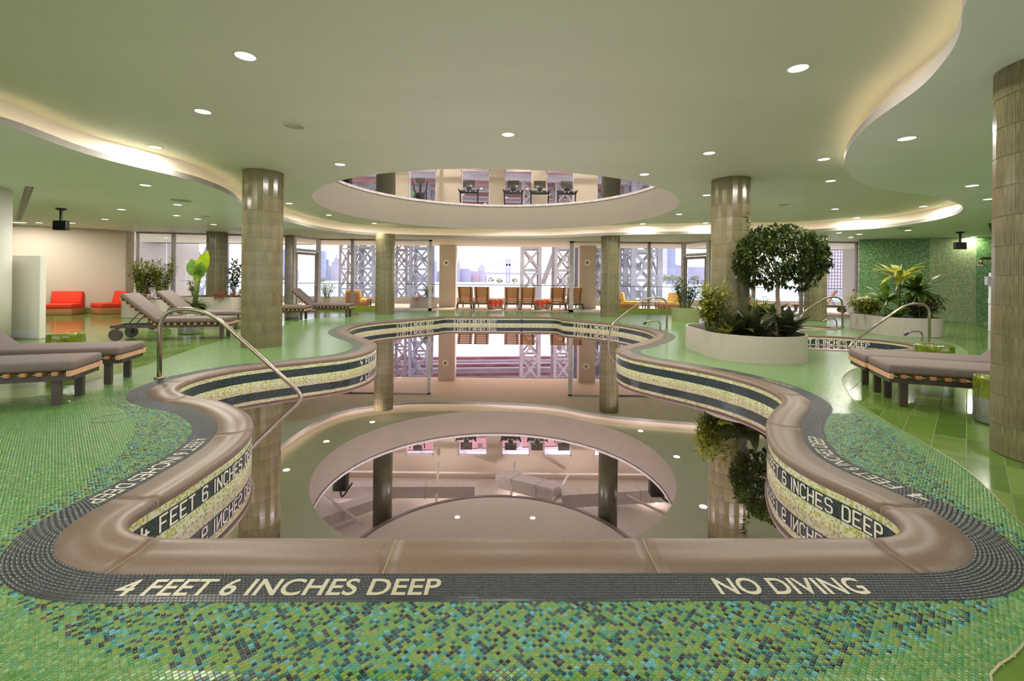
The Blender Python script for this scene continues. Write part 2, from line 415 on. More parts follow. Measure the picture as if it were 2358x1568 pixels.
def catmull(pts, closed=True, sub=8):
    P = np.array(pts, float); N = len(P); out = []
    for i in range(N if closed else N - 1):
        if closed: p0, p1, p2, p3 = P[(i - 1) % N], P[i], P[(i + 1) % N], P[(i + 2) % N]
        else: p0, p1, p2, p3 = P[max(i - 1, 0)], P[i], P[i + 1], P[min(i + 2, N - 1)]
        d1, d2, d3 = (max(np.linalg.norm(b - a), 1e-6) ** 0.5 for a, b in ((p0, p1), (p1, p2), (p2, p3)))
        m1 = (p2 - p1) + d2 * ((p1 - p0) / d1 - (p2 - p0) / (d1 + d2)) if np.linalg.norm(p1 - p0) > 1e-9 else (p2 - p1)
        m2 = (p2 - p1) + d2 * ((p3 - p2) / d3 - (p3 - p1) / (d2 + d3)) if np.linalg.norm(p3 - p2) > 1e-9 else (p2 - p1)
        for k in range(sub):
            t = k / sub
            out.append((2 * t ** 3 - 3 * t ** 2 + 1) * p1 + (t ** 3 - 2 * t ** 2 + t) * m1 + (-2 * t ** 3 + 3 * t ** 2) * p2 + (t ** 3 - t ** 2) * m2)
    if not closed: out.append(P[-1])
    return np.array(out)
def resample(P, step, closed=True):
    Q = np.vstack([P, P[:1]]) if closed else P
    d = np.r_[0, np.cumsum(np.linalg.norm(np.diff(Q, axis=0), axis=1))]
    N = max(8, int(round(d[-1] / step)))
    s = np.linspace(0, d[-1], N, endpoint=False) if closed else np.linspace(0, d[-1], N)
    return np.c_[np.interp(s, d, Q[:, 0]), np.interp(s, d, Q[:, 1])]
def smooth_closed(P, it):
    for _ in range(it): P = 0.25 * np.roll(P, 1, 0) + 0.5 * P + 0.25 * np.roll(P, -1, 0)
    return P
def inside(pts, poly):
    pts = np.asarray(pts, float); poly = np.asarray(poly, float); c = np.zeros(len(pts), bool)
    x, y = pts[:, 0], pts[:, 1]; a = poly; b = np.roll(poly, -1, 0)
    for (x1, y1), (x2, y2) in zip(a, b):
        if y1 == y2: continue
        k = (y1 > y) != (y2 > y)
        c ^= k & (x < (x2 - x1) * (y - y1) / (y2 - y1) + x1)
    return c
class Curve:
    """closed plan curve, counter clockwise, with arc length and outward normal"""
    def __init__(s, P):
        A = P; area = 0.5 * np.sum(A[:, 0] * np.roll(A[:, 1], -1) - np.roll(A[:, 0], -1) * A[:, 1])
        if area < 0: P = P[::-1].copy()
        s.P = P; t = np.roll(P, -1, 0) - np.roll(P, 1, 0); t /= np.linalg.norm(t, axis=1)[:, None]
        s.N = np.c_[t[:, 1], -t[:, 0]]
        Q = np.vstack([P, P[:1]]); s.d = np.r_[0, np.cumsum(np.linalg.norm(np.diff(Q, axis=0), axis=1))]; s.L = s.d[-1]
    def off(s, o): return s.P + s.N * o
    def at(s, q, o=0.0):
        q = np.asarray(q, float) % s.L
        P = np.vstack([s.P, s.P[:1]]); N = np.vstack([s.N, s.N[:1]])
        x = np.interp(q, s.d, P[:, 0]); y = np.interp(q, s.d, P[:, 1]); nx = np.interp(q, s.d, N[:, 0]); ny = np.interp(q, s.d, N[:, 1])
        l = np.hypot(nx, ny); return x + nx / l * o, y + ny / l * o, nx / l, ny / l
    def s_of(s, p): return s.d[int(np.argmin(np.sum((s.P - np.asarray(p)) ** 2, axis=1)))]

# ------------------------------------------------------------------ plan curves traced from the photograph
RIM_Z = 0.015
rim_px = [(363, 1237), (324, 1232), (294, 1222), (283, 1207), (288, 1195), (303, 1181), (327, 1168), (363, 1147), (420, 1114), (480, 1075),
    (525, 1045), (558, 1018), (575, 997), (581, 979), (575, 958), (551, 940), (515, 925), (480, 917), (443, 912), (418, 905), (405, 897),
    (412, 887), (432, 877), (462, 867), (511, 856), (564, 847), (643, 838), (722, 830), (800, 821), (848, 809), (866, 797), (863, 788),
    (840, 779), (814, 771), (799, 763), (807, 754), (832, 747), (880, 741), (932, 737), (1000, 732), (1012, 731), (1022, 729.4), (1100, 729.6),
    (1180, 730), (1240, 730.3), (1277, 731), (1287, 732.5), (1298, 735.5), (1354, 740), (1418, 746), (1482, 757.5), (1506, 766), (1511, 772), (1499, 780),
    (1466, 790), (1430, 797.5), (1419, 804), (1426, 812), (1454, 822), (1504, 832), (1581, 845), (1657, 860), (1733, 880), (1784, 901),
    (1804, 917), (1802, 928), (1786, 940), (1770, 961), (1766.5, 982), (1772, 1009), (1790, 1036), (1826, 1063), (1880, 1093), (1940, 1120),
    (2000, 1147), (2045, 1172), (2075, 1195), (2085, 1213), (2078, 1226), (2054, 1235), (2000, 1237)]
rw = [PX(x, y, RIM_Z) for x, y in rim_px]
near = [(rw[-1][0] + (rw[0][0] - rw[-1][0]) * k / 9, rw[-1][1] + (rw[0][1] - rw[-1][1]) * k / 9) for k in range(1, 9)]   # straight near edge
RIM = Curve(smooth_closed(resample(catmull(rw + near), 0.05), 2))
COPE_W, BAND_W = 0.245, 0.166
WATER = -0.265
ROOF_LO, ROOF_HI = 2.80, 3.12

deck_px = [(2268, 1120), (2219, 1078), (2145, 1031), (2088, 998), (2043, 972), (2005, 949), (1970, 925), (1949, 898), (1938, 877), (1944, 863), (1962, 851),
           (1990, 845), (2060, 841), (2130, 836), (2195, 828), (2225, 817), (2215, 801), (2190, 790), (2160, 782)]
left_px = [(827, 726), (748, 731), (688, 739), (645, 752), (551, 773), (446, 803), (380, 826), (300, 852), (200, 882), (100, 907), (0, 932)]
DECK = [(1.30, 1.0), (1.48, 1.40), (1.70, 1.52), (2.15, 1.80), (2.5, 2.08), (2.62, 2.33)] + [PX(x, y) for x, y in deck_px] + \
       [(9.9, 11.6), (9.8, 14.0), (10.0, 17.0), (7.33, 17.0), (6.8, 18.05), (-7.2, 18.05)] + [PX(x, y) for x, y in left_px] + \
       [(-5.2, 3.4), (-4.9, 1.8), (-3.6, 0.7), (-2.0, 0.1), (0.0, -0.1), (0.9, 0.3)]
DECK = np.vstack([catmull(DECK[:25], closed=False, sub=6), np.array(DECK[25:30]), catmull(DECK[30:] + [DECK[0]], closed=False, sub=6)[:-1]])
SPA_A = Curve(np.array([(6.55 + 1.62 * math.cos(a), 9.55 + 1.16 * math.sin(a)) for a in np.linspace(0, 2 * math.pi, 72, endpoint=False)]))
SPA_B = Curve(np.array([(7.75 + 1.15 * math.cos(a), 12.75 + 0.62 * math.sin(a)) for a in np.linspace(0, 2 * math.pi, 56, endpoint=False)]))
BAND_OUT = RIM.off(COPE_W + BAND_W)

def region(px): return np.array([PX(x, y) for x, y in px])
MIX_REG = [region([(15, 1361), (59, 1417), (98, 1441), (142, 1465), (190, 1480), (231, 1498), (282, 1512), (341, 1518), (401, 1539), (430, 1568), (470, 1900),
                   (1850, 1900), (1866, 1568), (1895, 1548), (1955, 1521), (2029, 1506), (2097, 1492), (2148, 1471), (2201, 1456), (2222, 1435), (2275, 1411), (2326, 1370), (2000, 1250), (300, 1250)]),
           region([(400, 868), (330, 885), (262, 903), (261, 922), (272, 939), (296, 955), (312, 974), (312, 990), (302, 1009), (284, 1038), (264, 1057), (232, 1073),
                   (208, 1089), (180, 1120), (120, 1156), (75, 1180), (30, 1222), (0, 1245), (-60, 1330), (15, 1361), (300, 1240), (560, 1000), (450, 900)]),
           region([(1900, 900), (1935, 930), (1978, 946), (2011, 968), (2053, 989), (2078, 1016), (2118, 1043), (2158, 1075), (2179, 1102), (2210, 1156), (2270, 1189),
                   (2329, 1219), (2358, 1249), (2380, 1300), (2326, 1370), (2050, 1240), (1780, 1000)])]
def mix_at(pts):
    r = np.zeros(len(pts))
    for p in MIX_REG: r[inside(pts, p)] = 1.0
    return r

# ------------------------------------------------------------------ mosaic deck
gx, gy = np.meshgrid(np.arange(-5.6, 4.6, 0.1), np.arange(0.2, 6.6, 0.1)); near_pts = np.c_[gx.ravel(), gy.ravel()]
gx, gy = np.meshgrid(np.arange(-8, 11, 0.9), np.arange(-0.1, 18, 0.9)); far_pts = np.c_[gx.ravel(), gy.ravel()]
far_pts = far_pts[~((far_pts[:, 0] > -5.6) & (far_pts[:, 0] < 4.6) & (far_pts[:, 1] > 0.2) & (far_pts[:, 1] < 6.6))]
band_lo = resample(BAND_OUT - RIM.N * 0.02, 0.08)
loops = [DECK, band_lo, resample(SPA_A.off(0.2), 0.15), resample(SPA_B.off(0.2), 0.15)]
cand = np.vstack([near_pts, far_pts]) + 0.0137
keep = inside(cand, DECK) & ~inside(cand, band_lo) & ~inside(cand, loops[2]) & ~inside(cand, loops[3])
verts = []; edges = []
for lp in loops:
    b = len(verts); verts += [Vector((float(x), float(y))) for x, y in lp]; edges += [(b + i, b + (i + 1) % len(lp)) for i in range(len(lp))]
verts += [Vector((float(x), float(y))) for x, y in cand[keep]]
vo, eo, fo, _, _, _ = delaunay_2d_cdt(verts, edges, [], 0, 1e-5)
V2 = np.array([(v.x, v.y) for v in vo]); fo = [f for f in fo if len(f) == 3]
cen = np.array([V2[list(f)].mean(axis=0) for f in fo])
ok = inside(cen, DECK) & ~inside(cen, band_lo) & ~inside(cen, loops[2]) & ~inside(cen, loops[3])
mb = MB(); mb.v = [(x, y, 0.0) for x, y in V2]
for f, k in zip(fo, ok):
    if k:
        a, b, c = (V2[i] for i in f); up = (b[0] - a[0]) * (c[1] - a[1]) - (b[1] - a[1]) * (c[0] - a[0]) > 0
        mb.f.append(tuple(f) if up else tuple(f)[::-1])
mb.att = mix_at(V2)
deck = struct(mb.build('pool_deck', 'mosaic'), 'green glass mosaic deck around the swimming pool')

# tiles near the camera stand proud of their grout; the nearest 300 are single pieces
def proj_np(P):
    u0 = F * P[:, 0] / P[:, 1]; v0 = F * HD / P[:, 1]
    return np.c_[CX + u0 * _c - v0 * _s, CY + u0 * _s + v0 * _c]
q = 1 / math.sqrt(2)
iu = np.arange(-570, 440); U, Vv = np.meshgrid(iu, np.arange(-350, 570))
cu, cv = (U.ravel() + 0.5) * PITCH, (Vv.ravel() + 0.5) * PITCH
tp = np.c_[cu * q + cv * q, -cu * q + cv * q]                       # back from the turned grid
sel = (tp[:, 1] > 1.25) & (tp[:, 1] < 4.3) & (np.abs(tp[:, 0]) < 5.6)
tp = tp[sel]; pp = proj_np(tp)
tp = tp[(pp[:, 0] > -30) & (pp[:, 0] < 2390) & (pp[:, 1] < 1610)]
band_in = RIM.off(COPE_W + BAND_W - 0.012)
tp = tp[inside(tp, DECK)]; tp = tp[~inside(tp, band_in)]
order = np.argsort(tp[:, 1] + 0.02 * np.abs(tp[:, 0])); tp = tp[order]
TH = 0.0022; hw = PITCH * 0.462
def tile_quad(hx, hy, h, bev=0.0012):
    vs = [(-hx, -hy, 0), (hx, -hy, 0), (hx, hy, 0), (-hx, hy, 0)] + [(sx * (hx - bev), sy * (hy - bev), h) for sx, sy in ((-1, -1), (1, -1), (1, 1), (-1, 1))]
    return vs, [(4, 5, 6, 7), (0, 1, 5, 4), (1, 2, 6, 5), (2, 3, 7, 6), (3, 0, 4, 7)]
tv, tf = tile_quad(hw, hw, TH)
inview = proj_np(tp); big = np.where((inview[:, 1] < 1566) & (inview[:, 0] > 2) & (inview[:, 0] < 2356))[0][:300]
one = MB(); one.add([(x * q + y * q, -x * q + y * q, z) for x, y, z in tv], tf); one.att = np.ones(8)
o0 = one.build('mosaic_tile', 'mosaic', deck); tile_me = o0.data
one_plain = MB(); one_plain.v = one.v; one_plain.f = one.f; one_plain.att = np.zeros(8)
tmix = mix_at(tp); plain_me = None
for i, k in enumerate(big):
    o = o0 if i == 0 else link('mosaic_tile', tile_me, deck)
    if tmix[k] < 0.5:
        if plain_me is None:
            plain_me = tile_me.copy(); plain_me.attributes['mix'].data.foreach_set('value', np.zeros(8, dtype=np.float32))
        o.data = plain_me
    o.location = (tp[k, 0], tp[k, 1], 0.0)
rest = np.setdiff1d(np.arange(len(tp)), big); P = tp[rest]; nT = len(P)
rng = np.random.default_rng(3)
base = np.array([(x * q + y * q, -x * q + y * q, z) for x, y, z in tv])
VV = np.repeat(base[None], nT, 0); VV[:, :, :2] += P[:, None, :]
tl = rng.normal(0, 0.012, (nT, 2)); top = slice(4, 8)
VV[:, top, 2] += tl[:, 0:1] * (VV[:, top, 0] - P[:, 0:1]) + tl[:, 1:2] * (VV[:, top, 1] - P[:, 1:2])
FF = np.array(tf)[None] + (np.arange(nT) * 8)[:, None, None]
def bulk(name, VV, FF, m, parent, att=None, kind='stuff'):
    me = bpy.data.meshes.new(name); V = VV.reshape(-1, 3); Fq = FF.reshape(-1, FF.shape[-1]); nf = len(Fq); k = Fq.shape[1]
    me.vertices.add(len(V)); me.vertices.foreach_set('co', V.astype(np.float32).ravel())
    me.loops.add(nf * k); me.loops.foreach_set('vertex_index', Fq.astype(np.int32).ravel())
    me.polygons.add(nf); me.polygons.foreach_set('loop_start', (np.arange(nf) * k).astype(np.int32))
    me.materials.append(MATS[m]); me.update(calc_edges=True); me.validate()
    if att is not None:
        a = me.attributes.new('mix', 'FLOAT', 'POINT'); a.data.foreach_set('value', np.asarray(att, dtype=np.float32))
    return link(name, me, parent, kind)
bulk('mosaic_tiles', VV, FF, 'mosaic', deck, np.repeat(mix_at(P), 8))
# metal strip between mosaic and large tiles on the right, and the round drain cover on the left
mb = MB()
strip = catmull([(1.30, 1.0), (1.48, 1.40), (1.70, 1.52), (2.15, 1.80), (2.5, 2.08), (2.62, 2.33)] + [PX(x, y) for x, y in deck_px], closed=False, sub=6)
strip = resample(strip, 0.08, closed=False)
t = np.gradient(strip, axis=0); t /= np.linalg.norm(t, axis=1)[:, None]; nn = np.c_[t[:, 1], -t[:, 0]] * 0.0035
for i in range(len(strip) - 1):
    a, b = strip[i], strip[i + 1]
    q4 = [a - nn[i], a + nn[i], b + nn[i + 1], b - nn[i + 1]]
    vs = [(x, y, 0.0) for x, y in q4] + [(x, y, 0.004) for x, y in q4]
    mb.add(vs, [(4, 5, 6, 7), (0, 1, 5, 4), (2, 3, 7, 6)])
struct(mb.build('trim_1', 'floor_trim'), 'pale metal strip between mosaic and large glazed tiles')
dr = PX(257, 963); mb = MB(); mb.lathe([(0.132, 0.0), (0.132, 0.004), (0.126, 0.004), (0.126, 0.0)], 32, cap=False)
o = mb.build('drain_ring', 'black_plastic', None); o.location = (dr[0], dr[1], 0.0); tag(o, 'thin dark round drain ring set in the mosaic on the left', 'drain')

# ------------------------------------------------------------------ large glazed floor tiles
ROOM = [(-18.5, -7.0), (19.0, -7.0), (19.0, 14.0), (12.9, 17.0), (7.33, 17.0), (6.8, 18.1), (-7.69, 18.1), (-8.1, 16.9), (-13.35, 16.0), (-18.5, 12.6)]
holes = [resample(RIM.off(0.10), 0.15), resample(SPA_A.off(0.1), 0.2), resample(SPA_B.off(0.1), 0.2)]
mb = MB(); mb.fill([ROOM] + [list(map(tuple, h)) for h in holes], -0.006)
floor = struct(mb.build('floor', 'glazed_floor_tile'), 'olive green glazed tile floor')
iu, iv = np.meshgrid(np.arange(-90, 90), np.arange(-24, 44))
cu, cv = (iu.ravel() + 0.5) * TW, (iv.ravel() + 0.5) * TL
fp = np.c_[cu * q + cv * q, -cu * q + cv * q]
fp = fp[(fp[:, 1] > 1.2) & (fp[:, 1] < 13)]
pr = proj_np(fp); fp = fp[(pr[:, 0] > -60) & (pr[:, 0] < 2420) & (pr[:, 1] < 1620)]
sm = [fp + np.array(d) for d in ((0, 0), (0.2, 0.2), (-0.2, -0.2), (0.12, -0.12))]
vis = np.any([~inside(s_, DECK) for s_ in sm], axis=0) & inside(fp, ROOM)
fp = fp[vis]; fp = fp[np.argsort(np.hypot(fp[:, 0], fp[:, 1]))][:300]
tv2, tf2 = tile_quad(TW / 2 - 0.0018, TL / 2 - 0.0018, 0.0045, 0.0015)
one = MB(); one.add([(x * q + y * q, -x * q + y * q, z) for x, y, z in tv2], tf2)
o0 = one.build('floor_tile', 'glazed_floor_tile', floor)
for i, (x, y) in enumerate(fp):
    o = o0 if i == 0 else link('floor_tile', o0.data, floor)
    o.location = (x, y, -0.006)

# ------------------------------------------------------------------ dark tile border with lettering
border = thing('tile_border', 'dark charcoal mosaic border with depth lettering around the pool', 'tile border')
def ring(curve, o0_, o1_, z, s0=0.0, s1=None, n=None):
    s1 = curve.L if s1 is None else s1; n = n or max(2, int((s1 - s0) / 0.05))
    q_ = np.linspace(s0, s1, n + 1); x0, y0, _, _ = curve.at(q_ if s1 - s0 < curve.L - 1e-6 else np.minimum(q_, curve.L - 1e-6), o0_)
    x1, y1, _, _ = curve.at(q_ if s1 - s0 < curve.L - 1e-6 else np.minimum(q_, curve.L - 1e-6), o1_)
    return np.c_[x0, y0], np.c_[x1, y1]
mb = MB(); a, b = ring(RIM, COPE_W - 0.01, COPE_W + BAND_W, 0); N = len(a)
mb.v = [(x, y, 0.0022) for x, y in a] + [(x, y, 0.0022) for x, y in b]; mb.f = [(i, N + i, N + i + 1, i + 1) for i in range(N - 1)]
mb.build('border_grout', 'border_grout', border)
rows = 11; rwid = BAND_W / rows; tiles = []
for r_ in range(rows):
    off = COPE_W + rwid * (r_ + 0.5)
    ln = RIM.L; n = int(ln / 0.0158)
    s_ = (np.arange(n) + (0.5 if r_ % 2 else 0.0)) * ln / n
    tiles.append(np.c_[s_, np.full(n, off), np.full(n, ln / n)])
tiles = np.vstack(tiles)
x, y, nx, ny = RIM.at(tiles[:, 0], tiles[:, 1]); keepn = (y < 6.5); tiles = tiles[keepn]
hs, ho = tiles[:, 2] / 2 * 0.93, rwid / 2 * 0.93
cs = []
for sx, so_, z in ((-1, -1, 0), (1, -1, 0), (1, 1, 0), (-1, 1, 0), (-.9, -.9, 1), (.9, -.9, 1), (.9, .9, 1), (-.9, .9, 1)):
    X, Y, _, _ = RIM.at(tiles[:, 0] + sx * hs, tiles[:, 1] + so_ * ho); cs.append(np.c_[X, Y, np.full(len(X), 0.0022 + z * 0.0016)])
BV = np.stack(cs, axis=1); bf = np.array([(4, 7, 6, 5), (0, 4, 5, 1), (1, 5, 6, 2), (2, 6, 7, 3), (3, 7, 4, 0)])
ctr = BV.mean(axis=1); bp_ = proj_np(ctr[:, :2]); dist = np.where((bp_[:, 0] > 0) & (bp_[:, 0] < 2358) & (bp_[:, 1] < 1568), ctr[:, 1], 99)
first = np.argsort(dist)[:300]
for k in first:
    me = bpy.data.meshes.new('border_tile'); c = ctr[k]; me.from_pydata([tuple(p - c) for p in BV[k]], [], [tuple(f) for f in bf]); me.materials.append(MATS['border_tile'])
    o = link('border_tile', me, border); o.location = tuple(c)
rest = np.setdiff1d(np.arange(len(BV)), first)
bulk('border_tiles', BV[rest], bf[None] + (np.arange(len(rest)) * 8)[:, None, None], 'border_tile', border)

def floor_text(text, s0, s1, bold=0.0):
    """letters lie on the border: foot towards the deck, head towards the pool"""
    cu_ = bpy.data.curves.new('lettering', 'FONT'); cu_.body = text; cu_.size = 0.14; cu_.offset = bold
    ob = bpy.data.objects.new('lettering', cu_); COL.objects.link(ob)
    dg = bpy.context.evaluated_depsgraph_get(); me = bpy.data.meshes.new_from_object(ob.evaluated_get(dg))
    bpy.data.objects.remove(ob)
    co = np.zeros(len(me.vertices) * 3); me.vertices.foreach_get('co', co); co = co.reshape(-1, 3)
    co[:, 0] -= co[:, 0].min(); W = co[:, 0].max(); h = co[:, 1].max() - co[:, 1].min(); co[:, 1] -= co[:, 1].min()
    s_ = s0 + co[:, 0] / W * (s1 - s0); o_ = COPE_W + BAND_W - 0.033 - co[:, 1] / h * 0.100
    x_, y_, _, _ = RIM.at(s_, o_); co = np.c_[x_, y_, np.full(len(x_), 0.0046)]
    me.vertices.foreach_set('co', co.ravel().astype(np.float32)); me.update()
    up_ = len(me.polygons) and me.polygons[0].normal.z > 0
    par = list(range(len(co)))                                      # one part per letter: connected pieces of the outline
    def find(i):
        while par[i] != i: par[i] = par[par[i]]; i = par[i]
        return i
    fcs = [tuple(p.vertices) for p in me.polygons]
    for f in fcs:
        for v_ in f[1:]: par[find(v_)] = find(f[0])
    grp = {}
    for f in fcs: grp.setdefault(find(f[0]), []).append(f)
    for fs in grp.values():
        ids = sorted({v_ for f in fs for v_ in f}); mp_ = {v_: i for i, v_ in enumerate(ids)}; lt_ = MB()
        lt_.v = [tuple(co[v_]) for v_ in ids]; lt_.f = [tuple(mp_[v_] for v_ in (f if up_ else f[::-1])) for f in fs]
        lt_.build('letter', 'letter_tile', border)
    bpy.data.meshes.remove(me)
def s_px(px, py, off): 
    p = np.array(PX(px, py)); return RIM.d[int(np.argmin(np.sum((RIM.off(off) - p) ** 2, axis=1)))]
mid = COPE_W + BAND_W / 2
floor_text('4 FEET 6 INCHES DEEP', s_px(262, 1350, mid), s_px(1022, 1347, mid), 0.0022)
floor_text('NO DIVING', s_px(1640, 1345, mid), s_px(1975, 1347, mid), 0.0022)
floor_text('4 FEET 6 INCHES DEEP', s_px(2165, 1160, mid), s_px(1885, 1008, mid))
floor_text('4 FEET 6 INCHES DEEP', s_px(462, 1010, mid), s_px(182, 1165, mid))
floor_text('NO DIVING', s_px(1836, 893, mid), s_px(1786, 872, mid))

# ------------------------------------------------------------------ pool shell, coping, steps, water
pool = thing('swimming_pool', 'wavy free form swimming pool sunk in the green mosaic deck', 'pool')
prof = [(COPE_W, -0.03), (COPE_W, 0.004), (0.10, 0.006), (0.075, 0.009), (0.05, 0.0155), (0.03, 0.018), (0.010, 0.016), (-0.006, 0.008), (-0.012, -0.006),
        (-0.011, -0.022), (-0.004, -0.036), (0.012, -0.042)]
joint_px = [(375, 1234), (915, 1237), (1468, 1237), (2003, 1236), (2030, 1160), (1770, 972), (1790, 905), (1600, 849), (1424, 800), (1505, 778),
            (1420, 746), (1298, 735), (1180, 730), (1022, 729), (900, 739), (800, 763), (864, 790), (760, 826), (600, 842), (430, 878), (440, 911), (578, 990), (364, 1146)]
js = sorted(RIM.s_of(PX(x, y, RIM_Z)) for x, y in joint_px)
mb = MB()
for i in range(len(js)):
    a, b = js[i] + 0.0016, js[(i + 1) % len(js)] - 0.0016
    if b < a: b += RIM.L
    n = max(3, int((b - a) / 0.05)); sq = np.linspace(a, b, n + 1); st = MB(); K = len(prof)
    cols = []
    for off, z in prof:
        x, y, _, _ = RIM.at(sq, off); cols.append(np.c_[x, y, np.full(len(x), z)])
    A = np.stack(cols, axis=1).reshape(-1, 3); st.v = [tuple(p) for p in A]
    st.f = [(r_ * K + c, r_ * K + c + 1, (r_ + 1) * K + c + 1, (r_ + 1) * K + c) for r_ in range(n) for c in range(K - 1)] + [tuple(range(K))[::-1], tuple(n * K + c for c in range(K))]
    st.build('coping_stone', 'coping_stone', pool, smooth=True)
    jb = MB(); cj = []
    for off, z in prof:
        x, y, _, _ = RIM.at(np.array([b, b + 0.0032]), off); cj.append(np.c_[x, y, np.full(2, z - 0.0012)])
    A = np.stack(cj, axis=1).reshape(-1, 3); jb.v = [tuple(p) for p in A]; jb.f = [(c, c + 1, K + c + 1, K + c) for c in range(K - 1)]
    jb.build('coping_joint', 'coping_joint', pool)
def wall_strip(curve, z0, z1, m, name, parent, off=0.0):
    sq = np.linspace(0, curve.L, int(curve.L / 0.05) + 1); x, y, _, _ = curve.at(np.minimum(sq, curve.L - 1e-6), off); N = len(x)
    w_ = MB(); w_.v = [(a, b, z1) for a, b in zip(x, y)] + [(a, b, z0) for a, b in zip(x, y)]
    w_.f = [(i, N + i, N + i + 1, i + 1) for i in range(N - 1)]
    w_.uv = [(s_, z1) for s_ in sq] + [(s_, z0) for s_ in sq]
    return w_.build(name, m, parent)
wall_strip(RIM, -0.082, -0.036, 'waterline_mosaic', 'upper_mosaic_band', pool)
dark = wall_strip(RIM, -0.192, -0.082, 'dark_wall_mosaic', 'dark_mosaic_band', pool)
wall_strip(RIM, -0.42, -0.192, 'waterline_mosaic', 'lower_mosaic_band', pool)
wall_strip(RIM, -1.40, -0.42, 'pool_plaster', 'pool_wall', pool)
mb = MB(); mb.fill([list(map(tuple, resample(RIM.off(0.02), 0.1)))], -1.37); mb.build('pool_floor', 'pool_plaster', pool)
GLYPH = {'4': (3, [[(.3, 6), (.3, 3), (3, 3)], [(2, 4.4), (2, 0)]]), '3': (3, [[(0, 5.4), (.6, 6), (2.4, 6), (3, 5.4), (3, 3.6), (2.4, 3), (1, 3)], [(2.4, 3), (3, 2.4), (3, .6), (2.4, 0), (.6, 0), (0, .6)]]),
    'F': (3, [[(0, 0), (0, 6), (3, 6)], [(0, 3), (2.3, 3)]]), 'E': (3, [[(3, 0), (0, 0), (0, 6), (3, 6)], [(0, 3), (2.3, 3)]]), 'T': (3, [[(0, 6), (3, 6)], [(1.5, 6), (1.5, 0)]]),
    '6': (3, [[(3, 5.3), (2.4, 6), (.6, 6), (0, 5.4), (0, .6), (.6, 0), (2.4, 0), (3, .6), (3, 2.6), (2.4, 3.2), (0, 3.2)]]), 'I': (0.4, [[(.2, 0), (.2, 6)]]), 'N': (3, [[(0, 0), (0, 6), (3, 0), (3, 6)]]),
    'C': (3, [[(3, 5.2), (2.3, 6), (.7, 6), (0, 5.2), (0, .8), (.7, 0), (2.3, 0), (3, .8)]]), 'H': (3, [[(0, 0), (0, 6)], [(3, 0), (3, 6)], [(0, 3), (3, 3)]]),
    'S': (3, [[(3, 5.3), (2.3, 6), (.7, 6), (0, 5.3), (0, 3.6), (.7, 3), (2.3, 3), (3, 2.4), (3, .7), (2.3, 0), (.7, 0), (0, .7)]]),
    'D': (3, [[(0, 0), (0, 6), (2.2, 6), (3, 5.2), (3, .8), (2.2, 0), (0, 0)]]), 'P': (3, [[(0, 0), (0, 6), (2.3, 6), (3, 5.3), (3, 3.5), (2.3, 2.8), (0, 2.8)]]), ' ': (1.6, [])}
def wall_text(curve, text, s0, s1, zb, h, parent, off=-0.003):
    adv = [GLYPH[c][0] + 1.5 for c in text]; W = sum(adv) - 1.5; ds = s1 - s0; x0 = 0; sw = 0.85
    for c, a in zip(text, adv):
        mb = MB()
        for pl in GLYPH[c][1]:
            for p, q_ in zip(pl[:-1], pl[1:]):
                d = np.array(q_) - np.array(p); l = np.hypot(*d); d = d / l; e = d * sw * 0.35; nrm = np.array((-d[1], d[0])) * sw / 2
                P_ = np.array(p) - e; Q_ = np.array(q_) + e
                k = max(1, int(l / 2)); corner = []
                for i in range(k + 1):
                    m_ = P_ + (Q_ - P_) * i / k; corner += [m_ - nrm, m_ + nrm]
                corner = np.array(corner); ss = s0 + ds * (x0 + corner[:, 0]) / W; zz = zb + corner[:, 1] / 6 * h
                X, Y, _, _ = curve.at(ss, off)
                mb.add([(a_, b_, c_) for a_, b_, c_ in zip(X, Y, zz)], [(2 * i, 2 * i + 1, 2 * i + 3, 2 * i + 2) for i in range(k)])
        x0 += a
        if mb.v: mb.build('letter', 'wall_letter', parent)
def s_rim(px, py): return RIM.s_of(PX(px, py, RIM_Z))
def cw(a, b): return a, (b if b < a else b - RIM.L)
ZB, ZH = -0.178, 0.082
wall_text(RIM, '4 FEET 6 INCHES DEEP', *cw(s_rim(318, 1172), s_rim(581, 985)), ZB, ZH, dark)
wall_text(RIM, '4 FEET 6 INCHES DEEP', *cw(s_rim(1771, 1006), s_rim(2040, 1169)), ZB, ZH, dark)
wall_text(RIM, '4 FEET 6 INCHES DEEP', *cw(s_rim(832, 815), s_rim(846, 781)), ZB, ZH, dark)
wall_text(RIM, '3 FEET 6 INCHES DEEP', *cw(s_rim(911, 738), s_rim(996, 732)), ZB, ZH, dark)
wall_text(RIM, '3 FEET 6 INCHES DEEP', *cw(s_rim(1045, 729.5), s_rim(1142, 729.8)), ZB, ZH, dark)
wall_text(RIM, '3 FEET 6 INCHES DEEP', *cw(s_rim(1326, 737), s_rim(1424, 747)), ZB, ZH, dark)
